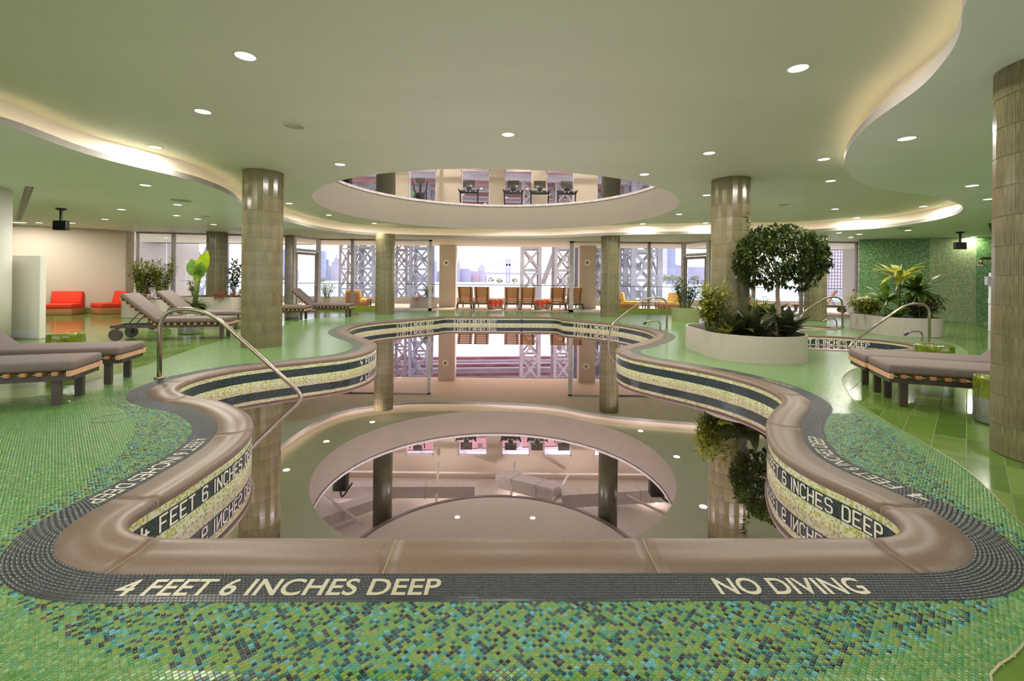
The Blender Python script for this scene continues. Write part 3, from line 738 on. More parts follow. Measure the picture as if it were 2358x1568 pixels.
# steps in the left bay and bench along the right wall
sx0, sy0 = PX(405, 897); 
for i, (x0, x1, z) in enumerate([(-3.9, -3.35, -0.36), (-3.35, -2.98, -0.58), (-2.98, -2.62, -0.80), (-2.62, -2.25, -1.05)]):
    poly = np.array([(x0, 4.6), (x1, 4.6), (x1, 8.6), (x0, 8.6)])
    st = MB(); st.box(x0, x1, 4.9, 8.2, -1.37, z); so_ = st.build('step', 'pool_plaster', pool)
    nb = MB(); nb.box(x1 - 0.06, x1 + 0.004, 4.9, 8.2, z - 0.02, z + 0.004); nb.build('step_nosing', 'pool_dark_step', so_)
for i, (x0, x1, z) in enumerate([(2.75, 3.6, -0.40), (2.4, 2.75, -0.62), (2.05, 2.4, -0.86)]):
    st = MB(); st.box(x0, x1, 9.6, 11.6, -1.37, z); so_ = st.build('step', 'pool_plaster', pool)
    nb = MB(); nb.box(x0 - 0.004, x0 + 0.06, 9.6, 11.6, z - 0.02, z + 0.004); nb.build('step_nosing', 'pool_dark_step', so_)
sb0, sb1 = s_rim(2000, 1147), s_rim(1440, 816); sq = np.linspace(sb0, sb1, 90)
def lane(o0_, o1_, z, name, m, parent=pool, zs=None):
    x0, y0, _, _ = RIM.at(sq, o0_); x1, y1, _, _ = RIM.at(sq, o1_); a = MB(); N = len(sq); zs = z if zs is None else zs
    A = np.c_[x0, y0]; B = np.c_[x1, y1]; A = 0.5 * A + 0.25 * np.roll(A, 1, 0) + 0.25 * np.roll(A, -1, 0); A[0], A[-1] = (x0[0], y0[0]), (x0[-1], y0[-1])
    a.v = [(p[0], p[1], z) for p in A] + [(p[0], p[1], z) for p in B] + [(p[0], p[1], zs) for p in A]
    a.f = [(i, i + 1, N + i + 1, N + i) for i in range(N - 1)] + [(i, 2 * N + i, 2 * N + i + 1, i + 1) for i in range(N - 1)]
    return a.build(name, m, parent)
bench = lane(-0.40, 0.0, -0.62, 'bench', 'pool_plaster', zs=-1.37)
lane(-0.405, -0.34, -0.615, 'bench_nosing', 'pool_dark_step', bench)
mb = MB(); gp = [(-2.2, 2.6), (2.2, 2.6)]
mb.fill([list(map(tuple, resample(RIM.off(0.004), 0.08)))], WATER)
water = mb.build('pool_water', 'pool_water'); tag(water, 'still mirror like water filling the wavy swimming pool', 'water')
# skimmer opening in the far wall
p = PX(1194, 730, RIM_Z); sk = MB(); sk.box(-0.14, 0.14, 0.0, 0.10, -0.20, -0.06); o = sk.build('skimmer', 'pool_dark_step', pool); o.location = (p[0], p[1] - 0.004, 0)

# two round hot tubs on the right
def spa(curve, name, label, text=None, s01=None, wlabel=None):
    root = thing(name, label, 'hot tub')
    K = [(0.20, -0.02), (0.20, 0.006), (0.07, 0.010), (0.035, 0.022), (0.0, 0.018), (-0.012, 0.0), (-0.006, -0.03), (0.01, -0.036)]
    sq_ = np.linspace(0, curve.L, 97)[:-1]; cols = []
    for off, z in K:
        x, y, _, _ = curve.at(sq_, off); cols.append(np.c_[x, y, np.full(len(x), z)])
    A = np.stack(cols, axis=1); n, k = A.shape[:2]; st = MB(); st.v = [tuple(p) for p in A.reshape(-1, 3)]
    st.f = [(r_ * k + c, r_ * k + c + 1, ((r_ + 1) % n) * k + c + 1, ((r_ + 1) % n) * k + c) for r_ in range(n) for c in range(k - 1)]
    st.build('coping', 'coping_stone', root, smooth=True)
    wall_strip(curve, -0.07, -0.03, 'waterline_mosaic', 'upper_mosaic_band', root)
    d_ = wall_strip(curve, -0.19, -0.07, 'dark_wall_mosaic', 'dark_mosaic_band', root)
    wall_strip(curve, -1.0, -0.19, 'waterline_mosaic', 'tub_wall', root)
    mb = MB(); mb.fill([list(map(tuple, curve.off(0.01)))], -1.0); mb.build('tub_floor', 'pool_plaster', root)
    if text: wall_text(curve, text, s01[0], s01[1], -0.178, 0.092, d_)
    mb = MB(); mb.fill([list(map(tuple, curve.off(0.003)))], -0.20)
    wo = mb.build('spa_water', 'pool_water'); tag(wo, wlabel, 'water')
    return root
sa = SPA_A.s_of(PX(1834, 776)); sb = SPA_A.s_of(PX(2002, 781))
spa(SPA_A, 'hot_tub', 'oval hot tub with lettered rim behind the right loungers', '3 FEET 6 INCHES DEEP', (sa, sb if sb < sa else sb - SPA_A.L), 'dark water in the lettered hot tub')
spa(SPA_B, 'hot_tub', 'small round tub farther back behind the white planter', wlabel='dark water in the small far tub')

# ------------------------------------------------------------------ ceiling: tray, lit cove, lower soffit
lip_px = [(0, 286), (84, 314), (168, 345), (252, 370), (336, 390), (420, 409.5), (476, 426), (518, 443), (540, 456), (555, 471), (600, 492), (647, 505.5), (689, 517), (739, 528),
          (801, 537), (863, 541.5), (950, 545.5), (1037, 547), (1150, 548), (1277, 547), (1380, 542), (1507, 539.5), (1634, 538), (1750, 537), (1853, 535), (1914, 531.5), (2021, 526),
          (2129, 511), (2193, 497), (2214, 486), (2216, 475), (2200, 466), (2164, 455.5), (2111, 446.5), (2057, 439), (2007, 430), (1971, 414), (1950, 393), (1944, 371),
          (1950, 350), (1971, 318), (2007, 282), (2057, 246), (2121, 200), (2164, 153.6), (2200, 103.6), (2218, 46), (2221, 0)]
lip = [PX(x, y, ROOF_LO) for x, y in lip_px] + [(2.42, 1.6), (1.9, 0.2), (0.9, -1.8), (-1.2, -3.0), (-3.6, -2.6), (-5.3, -0.8), (-6.1, 1.4), (-5.95, 3.2)]
LIP = Curve(smooth_closed(resample(catmull(lip), 0.10), 2))
LIPH = 0.085                      # height of the upstand
HOLE_C, HOLE_R = (-0.40, 12.4), 4.63
hole = [(HOLE_C[0] + HOLE_R * math.cos(a), HOLE_C[1] + HOLE_R * math.sin(a)) for a in np.linspace(0, 2 * math.pi, 120, endpoint=False)]
ceiling = thing('ceiling', 'pale green two level ceiling with a curved light cove', 'ceiling'); del ceiling['category']; struct(ceiling)
lipl = list(map(tuple, LIP.P))
CREAM_Y = 15.6
# lower soffit: green, with daylight by the windows put into a cream strip
big_ = [(-18.6, -7.1), (19.1, -7.1), (19.1, 15.2), (-18.6, 15.2)]
cl = [(x, min(y, 99)) for x, y in lipl]
mb = MB(); mb.fill([[(-18.6, -7.1), (19.1, -7.1), (19.1, 21.4), (-18.6, 21.4)], lipl], ROOF_LO, flip=True)
mb.build('lower_soffit', 'soffit_green', ceiling)
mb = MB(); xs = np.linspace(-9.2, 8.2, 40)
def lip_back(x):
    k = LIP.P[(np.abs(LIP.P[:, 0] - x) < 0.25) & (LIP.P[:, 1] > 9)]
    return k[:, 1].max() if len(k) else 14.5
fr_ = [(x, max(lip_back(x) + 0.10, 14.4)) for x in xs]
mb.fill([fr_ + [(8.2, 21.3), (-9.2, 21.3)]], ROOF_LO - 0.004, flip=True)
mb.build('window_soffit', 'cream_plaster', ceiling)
mb = MB(); mb.wall(lipl, ROOF_LO, ROOF_LO + LIPH); mb.build('cove_lip', 'lip_plaster', ceiling)
mb = MB(); a = LIP.P; b = LIP.off(0.03); N = len(a); c_ = LIP.off(0.16)
mb.v = [(x, y, ROOF_LO + LIPH) for x, y in a] + [(x, y, ROOF_LO + LIPH) for x, y in b] + [(x, y, ROOF_LO + 0.03) for x, y in b] + [(x, y, ROOF_LO + 0.03) for x, y in c_] + [(x, y, ROOF_HI) for x, y in c_]
mb.f = [(k * N + i, k * N + (i + 1) % N, (k + 1) * N + (i + 1) % N, (k + 1) * N + i) for k in range(4) for i in range(N)]
mb.build('cove_riser', 'white_plaster', ceiling)
mb = MB(); a = LIP.off(0.045); b = LIP.off(0.075); N = len(a)
mb.v = [(x, y, ROOF_LO + 0.052) for x, y in a] + [(x, y, ROOF_LO + 0.052) for x, y in b]
mb.f = [(i, (i + 1) % N, N + (i + 1) % N, N + i) for i in range(N)]
strip_o = mb.build('cove_light_strip', 'cove_strip', ceiling)
up_loop = list(map(tuple, LIP.off(0.16)))
mb = MB(); mb.fill([up_loop, hole], ROOF_HI, flip=True); mb.build('upper_ceiling', 'ceiling_green', ceiling)
FLOOR2 = 4.0
mb = MB(); mb.wall(hole, ROOF_HI, FLOOR2); mb.build('opening_fascia', 'fascia_plaster', ceiling)
mb = MB(); rim_o = [(HOLE_C[0] + (HOLE_R + 0.06) * math.cos(a), HOLE_C[1] + (HOLE_R + 0.06) * math.sin(a)) for a in np.linspace(0, 2 * math.pi, 120, endpoint=False)]
N = 120; hi = [(HOLE_C[0] + (HOLE_R - 0.02) * math.cos(a), HOLE_C[1] + (HOLE_R - 0.02) * math.sin(a)) for a in np.linspace(0, 2 * math.pi, 120, endpoint=False)]
mb.wall(hi, FLOOR2 - 0.03, FLOOR2 + 0.05); mb.wall(rim_o, FLOOR2 - 0.03, FLOOR2 + 0.05)
mb.v += [(x, y, FLOOR2 + 0.05) for x, y in hi] + [(x, y, FLOOR2 + 0.05) for x, y in rim_o]; b0 = len(mb.v) - 2 * N
mb.f += [(b0 + i, b0 + (i + 1) % N, b0 + N + (i + 1) % N, b0 + N + i) for i in range(N)]
mb.build('opening_rim', 'window_metal_light', ceiling)

# ------------------------------------------------------------------ recessed lights, speakers and diffusers in the ceiling
def make_lamp():
    t = thing('downlight', 'round recessed downlight glowing in the pale green ceiling', 'downlight', group='recessed ceiling downlights')
    m1 = MB(); m1.lathe([(0.078, -0.001), (0.090, -0.001), (0.090, -0.007), (0.080, -0.009), (0.078, -0.001)], 24, cap=False); m1.build('trim_ring', 'upper_white', t, smooth=True)
    m2 = MB(); m2.lathe([(0.0, -0.004), (0.078, -0.004)], 24); m2.f = [f[::-1] for f in m2.f]; m2.build('lens', 'lamp_lens', t)
    return t
lamp0 = make_lamp(); lamp_n = [0]
ld = bpy.data.lights.new('downlight_beam', 'AREA'); ld.shape = 'DISK'; ld.size = 0.15; ld.energy = LAMP; ld.color = (1.0, 0.945, 0.87)
lw_ = ld.copy(); lw_.energy = LAMP * 0.16; ls_ = ld.copy(); ls_.energy = LAMP * 0.45; ll_ = ld.copy(); ll_.energy = LAMP * 1.7; lr_ = ld.copy(); lr_.energy = LAMP * 1.25; lu_ = ld.copy(); lu_.energy = LAMP * 2.0
def put_lamp(x, y, z, beam=None):
    if np.min(np.hypot(LIP.P[:, 0] - x, LIP.P[:, 1] - y)) < 0.9 and beam is not lw_: beam = ls_
    o = lamp0 if lamp_n[0] == 0 else dup(lamp0, (0, 0, 0), 0); lamp_n[0] += 1
    o.location = (x, y, z)
    o['label'] = 'round downlight in the raised ceiling inside the light cove' if z > 3 else ('round downlight in the lower soffit on the left' if x < 0 else 'round downlight in the lower soffit on the right')
    l = bpy.data.objects.new('downlight_beam', beam or ld); COL.objects.link(l); l.parent = o; l.location = (0, 0, -0.012)
for px, py in [(565, 128), (467, 256), (1838, 156), (1170, 309), (783, 378), (1633, 352), (357, 338), (1484, 401), (1897, 366), (1913, 416), (666, 468), (757, 495),
               (1564, 493), (1627, 449), (1923, 481), (1973, 501), (2126, 475), (1480, 515), (862, 514), (1625, 513)]:
    x, y = PX(px, py, ROOF_HI); put_lamp(x, y, ROOF_HI)
for px, py in [(335, 426), (280, 482), (242, 504.5), (217, 520), (409, 471), (407, 496), (455, 504), (492, 516.5), (183, 524), (122, 522), (76, 515), (2088, 318), (2238, 427), (2277, 458),
               (1932, 536), (1979, 539), (1959, 546), (2091, 530), (2130, 549), (2191, 549), (2243, 545)]:
    x, y = PX(px, py, ROOF_LO); put_lamp(x, min(y, 13.6) if x < -8 else y, ROOF_LO, lw_ if y > 11.5 else (ll_ if x < 0 else lr_))
for x, y in [(-3.4, -1.2), (-1.0, -1.6), (0.6, 0.3), (-4.6, 1.0), (-2.2, 1.0)]: put_lamp(x, y, ROOF_HI)  # unseen downlights added around the camera for more light
for x, y in [(4.5, 0.5), (7.5, 0.5), (4.0, -3.5), (7.5, -3.5), (0, -5.0), (-4, -5.0), (-8, -3.5), (-9, 0.5), (-8.5, 3.5), (-12, 2.0), (-13, 6.5), (9.0, 4.0), (11.5, 1.0), (12.0, 5.5), (13.5, 9.0), (-10.5, 6.0)]: put_lamp(x, y, ROOF_LO)  # further unseen downlights added in the soffit to brighten the room
def disc(name, px, py, z, r, m, label, cat, group=None):
    x, y = PX(px, py, z); t = thing(name, label, cat, (x, y, z), group=group)
    a = MB(); a.lathe([(r * 0.93, -0.002), (r, -0.002), (r, -0.008), (r * 0.93, -0.01), (r * 0.93, -0.002)], 28, cap=False); a.build('rim', 'upper_white', t)
    a = MB(); a.lathe([(0, -0.005), (r * 0.93, -0.005)], 28); a.f = [f[::-1] for f in a.f]; a.build('grille', m, t)
disc('ceiling_speaker', 678, 290, ROOF_HI, 0.13, 'speaker_grille', 'round ceiling speaker above the left tiled column', 'speaker')
disc('ceiling_speaker', 418, 461, ROOF_LO, 0.20, 'speaker_grille', 'round ceiling speaker left of the curved cove', 'speaker')
disc('ceiling_speaker', 1805, 471, ROOF_HI, 0.13, 'speaker_grille', 'round ceiling speaker right of the planted column', 'speaker')
disc('ceiling_speaker', 2083, 525, ROOF_LO, 0.20, 'speaker_grille', 'round ceiling speaker below the right cove tip', 'speaker')
disc('smoke_detector', 474, 498, ROOF_LO, 0.12, 'speaker_grille', 'small dark smoke detector above the left windows', 'detector')
def slot(a, b, w, label, cells):
    a, b = Vector(PX(*a, ROOF_LO)).to_3d(), Vector(PX(*b, ROOF_LO)).to_3d(); a.z = b.z = ROOF_LO
    t = thing('slot_diffuser', label, 'air vent', tuple((a + b) / 2)); d = b - a; L_ = d.length; an = math.atan2(d.y, d.x); M = Matrix.Rotation(an, 4, 'Z')
    m1 = MB(); m1.box(-L_ / 2, L_ / 2, -w / 2, w / 2, -0.006, -0.001, M); m1.build('frame', 'black_plastic', t)
    for k in range(cells):
        x = -L_ / 2 + (k + 0.5) * L_ / cells; m2 = MB(); m2.box(x - L_ / cells * .30, x + L_ / cells * .30, -w * .16, w * .16, -0.008, -0.006, M); m2.build('blade', 'speaker_grille' if cells > 4 else 'gym_black', t)
slot((42, 508), (68, 430), 0.11, 'long black slot air diffuser in the left soffit', 14)
slot((2281, 514), (2290, 541), 0.10, 'short black slot air diffuser in the right soffit', 3)
def screen(px, py_top, py0, py1, wpx, D, label, m):
    a = PD(px, py_top, D); t = thing('hanging_screen', label, 'screen', (a.x, D, ROOF_LO)); p0 = PD(px, py0, D).z - ROOF_LO; p1 = PD(px, py1, D).z - ROOF_LO; w_ = wpx * D / F
    b = MB(); b.tube([(0, 0, 0), (0, 0, p0)], 0.03, 10); b.lathe([(0.10, -0.001), (0.10, -0.02), (0.05, -0.05), (0.03, -0.05)], 16); b.build('pole', 'black_plastic', t)
    rbox('housing', (w_, 0.10, abs(p0 - p1)), 0.012, 'black_plastic', t, (0, 0, (p0 + p1) / 2))
    b = MB(); b.box(-w_ / 2 + .02, w_ / 2 - .02, -0.052, -0.0505, p1 + .02, p0 - .02); b.build('panel', m, t)
screen(141, 480, 508, 530, 31, (1050 * (ROOF_LO - HD)) / (646 - 480 - 10.9), 'black screen hanging from the ceiling before the pale wall', 'screen_black')
screen(2211, 534, 558, 574, 25, (1050 * (ROOF_LO - HD)) / (646 - 534 + 10.8), 'dark screen hanging before the green mosaic wall', 'screen_grey')

# ------------------------------------------------------------------ tiled columns
def col_tile_mesh(r, n, h, ribs=6):
    a = 2 * math.pi / n; w_ = 2 * r * math.sin(a / 2) - 0.0016; mb = MB(); pts = []
    for k in range(2 * ribs + 1):
        y = -w_ / 2 + w_ * k / (2 * ribs); x = r * math.cos(a / 2) + 0.003 + (0.0022 if k % 2 else 0.0)
        pts.append((x, y))
    pts = [(r * math.cos(a / 2) - 0.008, -w_ / 2)] + pts + [(r * math.cos(a / 2) - 0.008, w_ / 2)]
    K = len(pts); mb.v = [(x, y, 0.0025) for x, y in pts] + [(x, y, h - 0.0025) for x, y in pts]
    mb.f = [(i, i + 1, K + i + 1, K + i) for i in range(K - 1)] + [tuple(range(K))[::-1], tuple(range(K, 2 * K))]
    me = bpy.data.meshes.new('tile'); me.from_pydata(mb.v, [], mb.f); me.materials.append(MATS['column_tile']); return me
CR, CN = 0.325, 24
def column(x, y, z0, z1, label, fine=True, rows=13):
    t = thing('tiled_column', label, 'column', (x, y, z0)); H = z1 - z0
    c = MB(); c.lathe([(CR - 0.008, 0.0), (CR - 0.008, H)], 40); c.build('core', 'column_grout', t)
    h = H / rows
    if fine:
        me = col_tile_mesh(CR, CN, h); a0 = random.random()
        for r_ in range(rows):
            for k in range(CN):
                o = link('tile', me, t); o.location = (0, 0, r_ * h); o.rotation_euler = (0, 0, (k + a0) * 2 * math.pi / CN)
    else:
        n = CN * 6
        me0 = MB(); pts = [((CR - 0.002 + (0.004 if k % 6 not in (0,) else -0.004)) * math.cos(2 * math.pi * k / n), (CR - 0.002 + (0.004 if k % 6 not in (0,) else -0.004)) * math.sin(2 * math.pi * k / n)) for k in range(n)]
        me0.wall(pts, 0.003, h - 0.003); me0.f += [tuple(range(n))[::-1], tuple(range(n, 2 * n))]
        o0_ = me0.build('tile_course', 'column_tile', t)
        for r_ in range(1, rows):
            o = link('tile_course', o0_.data, t); o.location = (0, 0, r_ * h)
    return t
def col_at(px, D): return ray(px, 646 + (px - CX) * 0.0105)[0] * D
COLS = [(-4.50, 8.22), (4.02, 8.42), (3.86, 3.22), (-4.46, 16.0), (3.44, 16.0), (-10.35, 16.0), (10.25, 15.4)]
column(*COLS[0], 0, ROOF_HI, 'olive tiled column on the left of the pool beside the grey loungers')
column(*COLS[1], 0, ROOF_HI, 'olive tiled column rising out of the white planter')
column(*COLS[2], 0, ROOF_LO, 'nearest olive tiled column at the right edge')
column(*COLS[3], 0, ROOF_LO, 'slim far olive column left of the open glass doors', fine=False)
column(*COLS[4], 0, ROOF_LO, 'slim far olive column right of the open glass doors', fine=False)
column(*COLS[5], 0, ROOF_LO, 'far left olive column standing in a low planter', fine=False)
column(*COLS[6], 0, ROOF_LO, 'far right olive column behind the small tub', fine=False)

# ------------------------------------------------------------------ walls
def wall_seg(name, a, b, z0, z1, m, label, thick=0.15, uv=False, parent=None):
    a, b = Vector((a[0], a[1], 0)), Vector((b[0], b[1], 0)); d = (b - a).normalized(); nrm = Vector((d.y, -d.x, 0)) * thick
    mb = MB(); L_ = (b - a).length
    vs = [a, b, b + nrm, a + nrm]; mb.v = [(p.x, p.y, z0) for p in vs] + [(p.x, p.y, z1) for p in vs]
    mb.f = [(0, 1, 5, 4), (1, 2, 6, 5), (2, 3, 7, 6), (3, 0, 4, 7), (4, 5, 6, 7), (3, 2, 1, 0)]
    if uv: mb.uv = [(0, z0), (L_, z0), (L_, z0), (0, z0), (0, z1), (L_, z1), (L_, z1), (0, z1)]
    o = mb.build(name, m, parent)
    if parent is None: struct(o, label)
    return o
# left pale wall with green base, right mosaic wall, walls behind the camera
wall_seg('wall_left', (-13.35, 15.75), (-18.5, 12.2), 0, ROOF_LO, 'warm_wall', 'plain cream wall behind the red chairs', thick=0.2)
wall_seg('baseboard_left', (-13.34, 15.73), (-18.5, 12.18), 0, 0.16, 'curb_green', 'green base along the cream wall', thick=-0.02)
wall_seg('wall_left_return', (-13.35, 16.1), (-13.35, 15.75), 0, ROOF_LO, 'warm_wall', 'short wall end beside the left window', thick=0.2)
wall_seg('wall_side_left', (-18.5, 12.3), (-18.5, -7.0), 0, ROOF_LO, 'warm_wall', 'cream side wall on the left', thick=0.2)
A_, B_ = Vector((12.35, 16.3)), Vector((19.0, 13.5)); dv_ = (B_ - A_)
def on_right(px, lo=0.0, hi=1.0):
    for _ in range(40):
        m_ = (lo + hi) / 2; p = A_ + dv_ * m_
        if proj(p.x, p.y, 1.2)[0] < px: lo = m_
        else: hi = m_
    return m_
t1, t2 = on_right(2134), on_right(2240)
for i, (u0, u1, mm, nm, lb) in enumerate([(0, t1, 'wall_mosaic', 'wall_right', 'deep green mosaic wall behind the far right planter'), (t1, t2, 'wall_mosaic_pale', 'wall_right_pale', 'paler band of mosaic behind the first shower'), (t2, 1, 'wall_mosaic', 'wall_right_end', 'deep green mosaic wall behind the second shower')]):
    wall_seg(nm, B_ * 0 + A_ + dv_ * u1, A_ + dv_ * u0, 0, ROOF_LO, mm, lb, thick=-0.2, uv=True)
wall_seg('wall_right_return', (12.35, 16.3), (12.9, 17.0), 0, ROOF_LO, 'cream_plaster', 'cream wall end between window and green mosaic', thick=0.1)
wall_seg('wall_side_right', (19.0, -7.0), (19.0, 13.6), 0, ROOF_LO, 'wall_mosaic', 'green mosaic side wall on the right', thick=0.2, uv=True)
wall_seg('wall_back', (-18.5, -7.0), (19.0, -7.0), 0, 0.35, 'warm_wall', 'low wall under the windows behind the viewer', thick=0.2)
wall_seg('wall_back_head', (-18.5, -7.0), (19.0, -7.0), 2.6, ROOF_LO, 'warm_wall', 'wall head over the windows behind the viewer', thick=0.2)
# white round pillar and grey partition at the left edge
t = thing('white_pillar', 'broad white pillar at the left edge of the room', 'pillar', (-9.80, 8.1, 0)); a = MB(); a.lathe([(0.62, 0.0), (0.62, ROOF_LO)], 48); a.build('shaft', 'white_plaster', t, smooth=True)
t = thing('partition', 'low grey white partition beside the white pillar', 'partition', (-9.40, 8.85, 0)); rbox('panel', (0.60, 0.12, 1.60), 0.006, 'white_plaster', t, (0, 0, 0.80))
a = MB(); a.box(-0.27, 0.27, -0.066, -0.058, 0.03, 0.16); a.build('base_panel', 'grey_panel', t)
# wall plate
p = A_ + dv_ * on_right(1999); t = thing('wall_plate', 'small square beige plate on the green mosaic wall', 'wall plate', (p.x - 0.02, p.y - 0.05, PD(2000, 682, p.y).z)); rbox('cover', (0.24, 0.02, 0.24), 0.004, 'warm_wall', t, rot=(0, 0, math.atan2(dv_.y, dv_.x)))

# ------------------------------------------------------------------ window front: frames, panes, doors
WTOP = 2.79
def fpt(a, b, t): return (a[0] + (b[0] - a[0]) * t, a[1] + (b[1] - a[1]) * t)
def solve(a, b, px):
    lo, hi = 0.0, 1.0
    for _ in range(40):
        m_ = (lo + hi) / 2; p = fpt(a, b, m_)
        if proj(p[0], p[1], 1.2)[0] < px: lo = m_
        else: hi = m_
    return fpt(a, b, m_)
win_n = [0]
def window(p0, p1, label, z0=0.0, z1=WTOP, post=(0.05, 0.05), m='window_metal', depth=0.10, sill=0.05, curb=False, pane=True, transom=None):
    """one framed pane between two plan points"""
    win_n[0] += 1; c = ((p0[0] + p1[0]) / 2, (p0[1] + p1[1]) / 2); d = Vector((p1[0] - p0[0], p1[1] - p0[1])); L_ = d.length; an = math.atan2(d.y, d.x)
    o = thing('window_%d' % win_n[0], label, 'window', (c[0], c[1], 0), an); del o['category']; struct(o)
    for s_, w_ in ((-1, post[0]), (1, post[1])):
        if w_: b = MB(); b.box(s_ * L_ / 2 - (w_ if s_ > 0 else 0), s_ * L_ / 2 + (w_ if s_ < 0 else 0), -depth / 2, depth / 2, z0, z1); b.build('window_post', m, o)
    b = MB(); b.box(-L_ / 2, L_ / 2, -depth / 2, depth / 2, z1 - 0.05, z1); b.build('window_head', m, o)
    b = MB(); b.box(-L_ / 2, L_ / 2, -depth / 2, depth / 2, z0, z0 + sill); b.build('window_sill', m, o)
    if curb: b = MB(); b.box(-L_ / 2, L_ / 2, -depth / 2 - 0.03, depth / 2 + 0.02, 0, 0.16); b.build('green_curb', 'curb_green', o)
    if transom: b = MB(); b.box(-L_ / 2, L_ / 2, -depth / 2, depth / 2, transom - 0.05, transom + 0.05); b.build('transom', m, o)
    if pane: b = MB(); b.box(-L_ / 2 + .01, L_ / 2 - .01, -0.006, 0.006, z0 + sill, z1 - 0.05); b.build('pane', 'pane', o)
    return o
A, B, C2, D2, E2, F2 = (-13.2, 16.03), (-8.1, 16.9), (-7.69, 18.1), (6.8, 18.1), (7.33, 17.0), (12.85, 17.0)
cuts = [A] + [solve(A, B, px) for px in (399, 490, 580)] + [B]
for i in range(4): window(cuts[i], cuts[i + 1], ['tall left window pane nearest the cream wall', 'tall window pane behind the broad leaved plant', 'tall window pane behind the far left column', 'tall window pane left of the grey door post'][i], sill=0.08)
cuts = [C2] + [solve(C2, D2, px) for px in (811, 907)]
window(cuts[0], cuts[1], 'glass pane beside the left glass door', curb=True); window(cuts[1], cuts[2], 'glass pane left of the sliding doors behind the slim column', curb=True)
window(solve(C2, D2, 905), solve(C2, D2, 994), 'left sliding glass door pushed open', m='window_metal_light', post=(0.06, 0.12), sill=0.09)
window(solve(C2, D2, 1311), solve(C2, D2, 1392), 'right sliding glass door pushed open', m='window_metal_light', post=(0.16, 0.06), sill=0.09)
cuts = [solve(C2, D2, px) for px in (1392, 1494, 1572)] + [D2]
window(cuts[0], cuts[1], 'glass pane right of the slim far column', curb=True); window(cuts[1], D2, 'glass pane behind the airy potted shrub', curb=True)
cuts = [E2] + [solve(E2, F2, px) for px in (1735, 1845)] + [F2]
for i in range(3): window(cuts[i], cuts[i + 1], ['tall window pane behind the planted column', 'tall window pane behind the clipped tree', 'tall right window pane beside the green mosaic wall'][i], sill=0.06)
def door(n, p0, p1, label):
    c = ((p0[0] + p1[0]) / 2, (p0[1] + p1[1]) / 2); d = Vector((p1[0] - p0[0], p1[1] - p0[1])); L_ = d.length; an = math.atan2(d.y, d.x)
    o = thing('door_%d' % n, label, 'door', (c[0], c[1], 0), an); del o['category']; struct(o)
    for s_ in (-1, 1): b = MB(); b.box(s_ * L_ / 2 - 0.06, s_ * L_ / 2 + 0.06, -0.07, 0.07, 0, WTOP); b.build('door_post', 'window_metal_light', o)
    b = MB(); b.box(-L_ / 2, L_ / 2, -0.06, 0.06, 2.24, 2.34); b.build('transom', 'window_metal_light', o)
    b = MB(); b.box(-L_ / 2, L_ / 2, -0.06, 0.06, 2.72, WTOP); b.build('door_head', 'window_metal_light', o)
    lf = MB(); w_ = L_ / 2 - 0.08
    for x0, x1, z0, z1 in ((-w_, -w_ + .09, 0.01, 2.22), (w_ - .09, w_, 0.01, 2.22), (-w_, w_, 2.12, 2.22), (-w_, w_, 0.01, 0.16)): lf.box(x0, x1, -0.03, 0.03, z0, z1)
    leaf = lf.build('door_leaf', 'window_metal', o)
    b = MB(); b.box(-w_ + .09, w_ - .09, -0.005, 0.005, 0.16, 2.12); b.build('pane', 'pane', leaf)
    b = MB(); b.tube(arc([(w_ - .14, -0.03, 0.9), (w_ - .14, -0.09, 0.9), (w_ - .14, -0.09, 1.3), (w_ - .14, -0.03, 1.3)], 0.03), 0.012, 8); b.build('door_handle', 'steel', leaf)
    b = MB(); b.box(-L_ / 2 + .06, L_ / 2 - .06, -0.005, 0.005, 2.34, 2.72); b.build('pane', 'pane', o)
door(1, B, C2, 'glazed terrace door with transom on the left')
door(2, D2, E2, 'glazed terrace door with transom on the right')
for i, (p, lb) in enumerate([((B[0] - 0.12, B[1] + 0.0), 'grey square post beside the left terrace door'), ((E2[0] + 0.16, E2[1] + 0.02), 'grey square post beside the right terrace door')]):
    o = rbox('square_post', (0.30, 0.26, WTOP), 0.01, 'dark_column' if False else 'window_metal', None, (p[0], p[1], WTOP / 2)); tag(o, lb, 'post')
# unseen windows added behind the viewer to let daylight in
for i in range(6):
    x0 = -18.3 + i * 6.2; window((x0, -7.1), (x0 + 6.1, -7.1), 'wide window behind the viewer', z0=0.35, z1=2.6)

# ------------------------------------------------------------------ upper floor seen through the round opening
x0, x1, y0, y1, zt = -13.5, 13.5, 3.0, 20.9, 7.3
mb = MB(); mb.fill([[(x0, y0), (x1, y0), (x1, y1), (x0, y1)], hole], FLOOR2); struct(mb.build('floor_upper', 'upper_white'), 'floor of the gym above')
mb = MB(); mb.fill([[(-18.7, -7.2), (19.2, -7.2), (19.2, 21.4), (-18.7, 21.4)], up_loop], FLOOR2 - 0.6); o = mb.build('slab', 'upper_white', ceiling)
mb = MB(); mb.fill([[(x0, y0), (x1, y0), (x1, y1), (x0, y1)]], zt, flip=True); struct(mb.build('ceiling_upper', 'upper_white'), 'white ceiling of the gym above')
for nm, a, b in (('wall_upper_left', (x0, y1), (x0, y0)), ('wall_upper_back', (x0, y0), (x1, y0)), ('wall_upper_right', (x1, y0), (x1, y1))):
    wall_seg(nm, a, b, FLOOR2, zt, 'upper_white', 'white wall of the gym above', thick=0.15)
UW = []
for a, b in ((770, 875), (941, 1005), (1062, 1128), (1161, 1226), (1258, 1322), (1374, 1394), (1420, 1500)):
    UW.append((PD(a, 440, 20.8).x, PD(b, 440, 20.8).x))
pts_ = [x0] + [v for p in UW for v in p] + [x1]
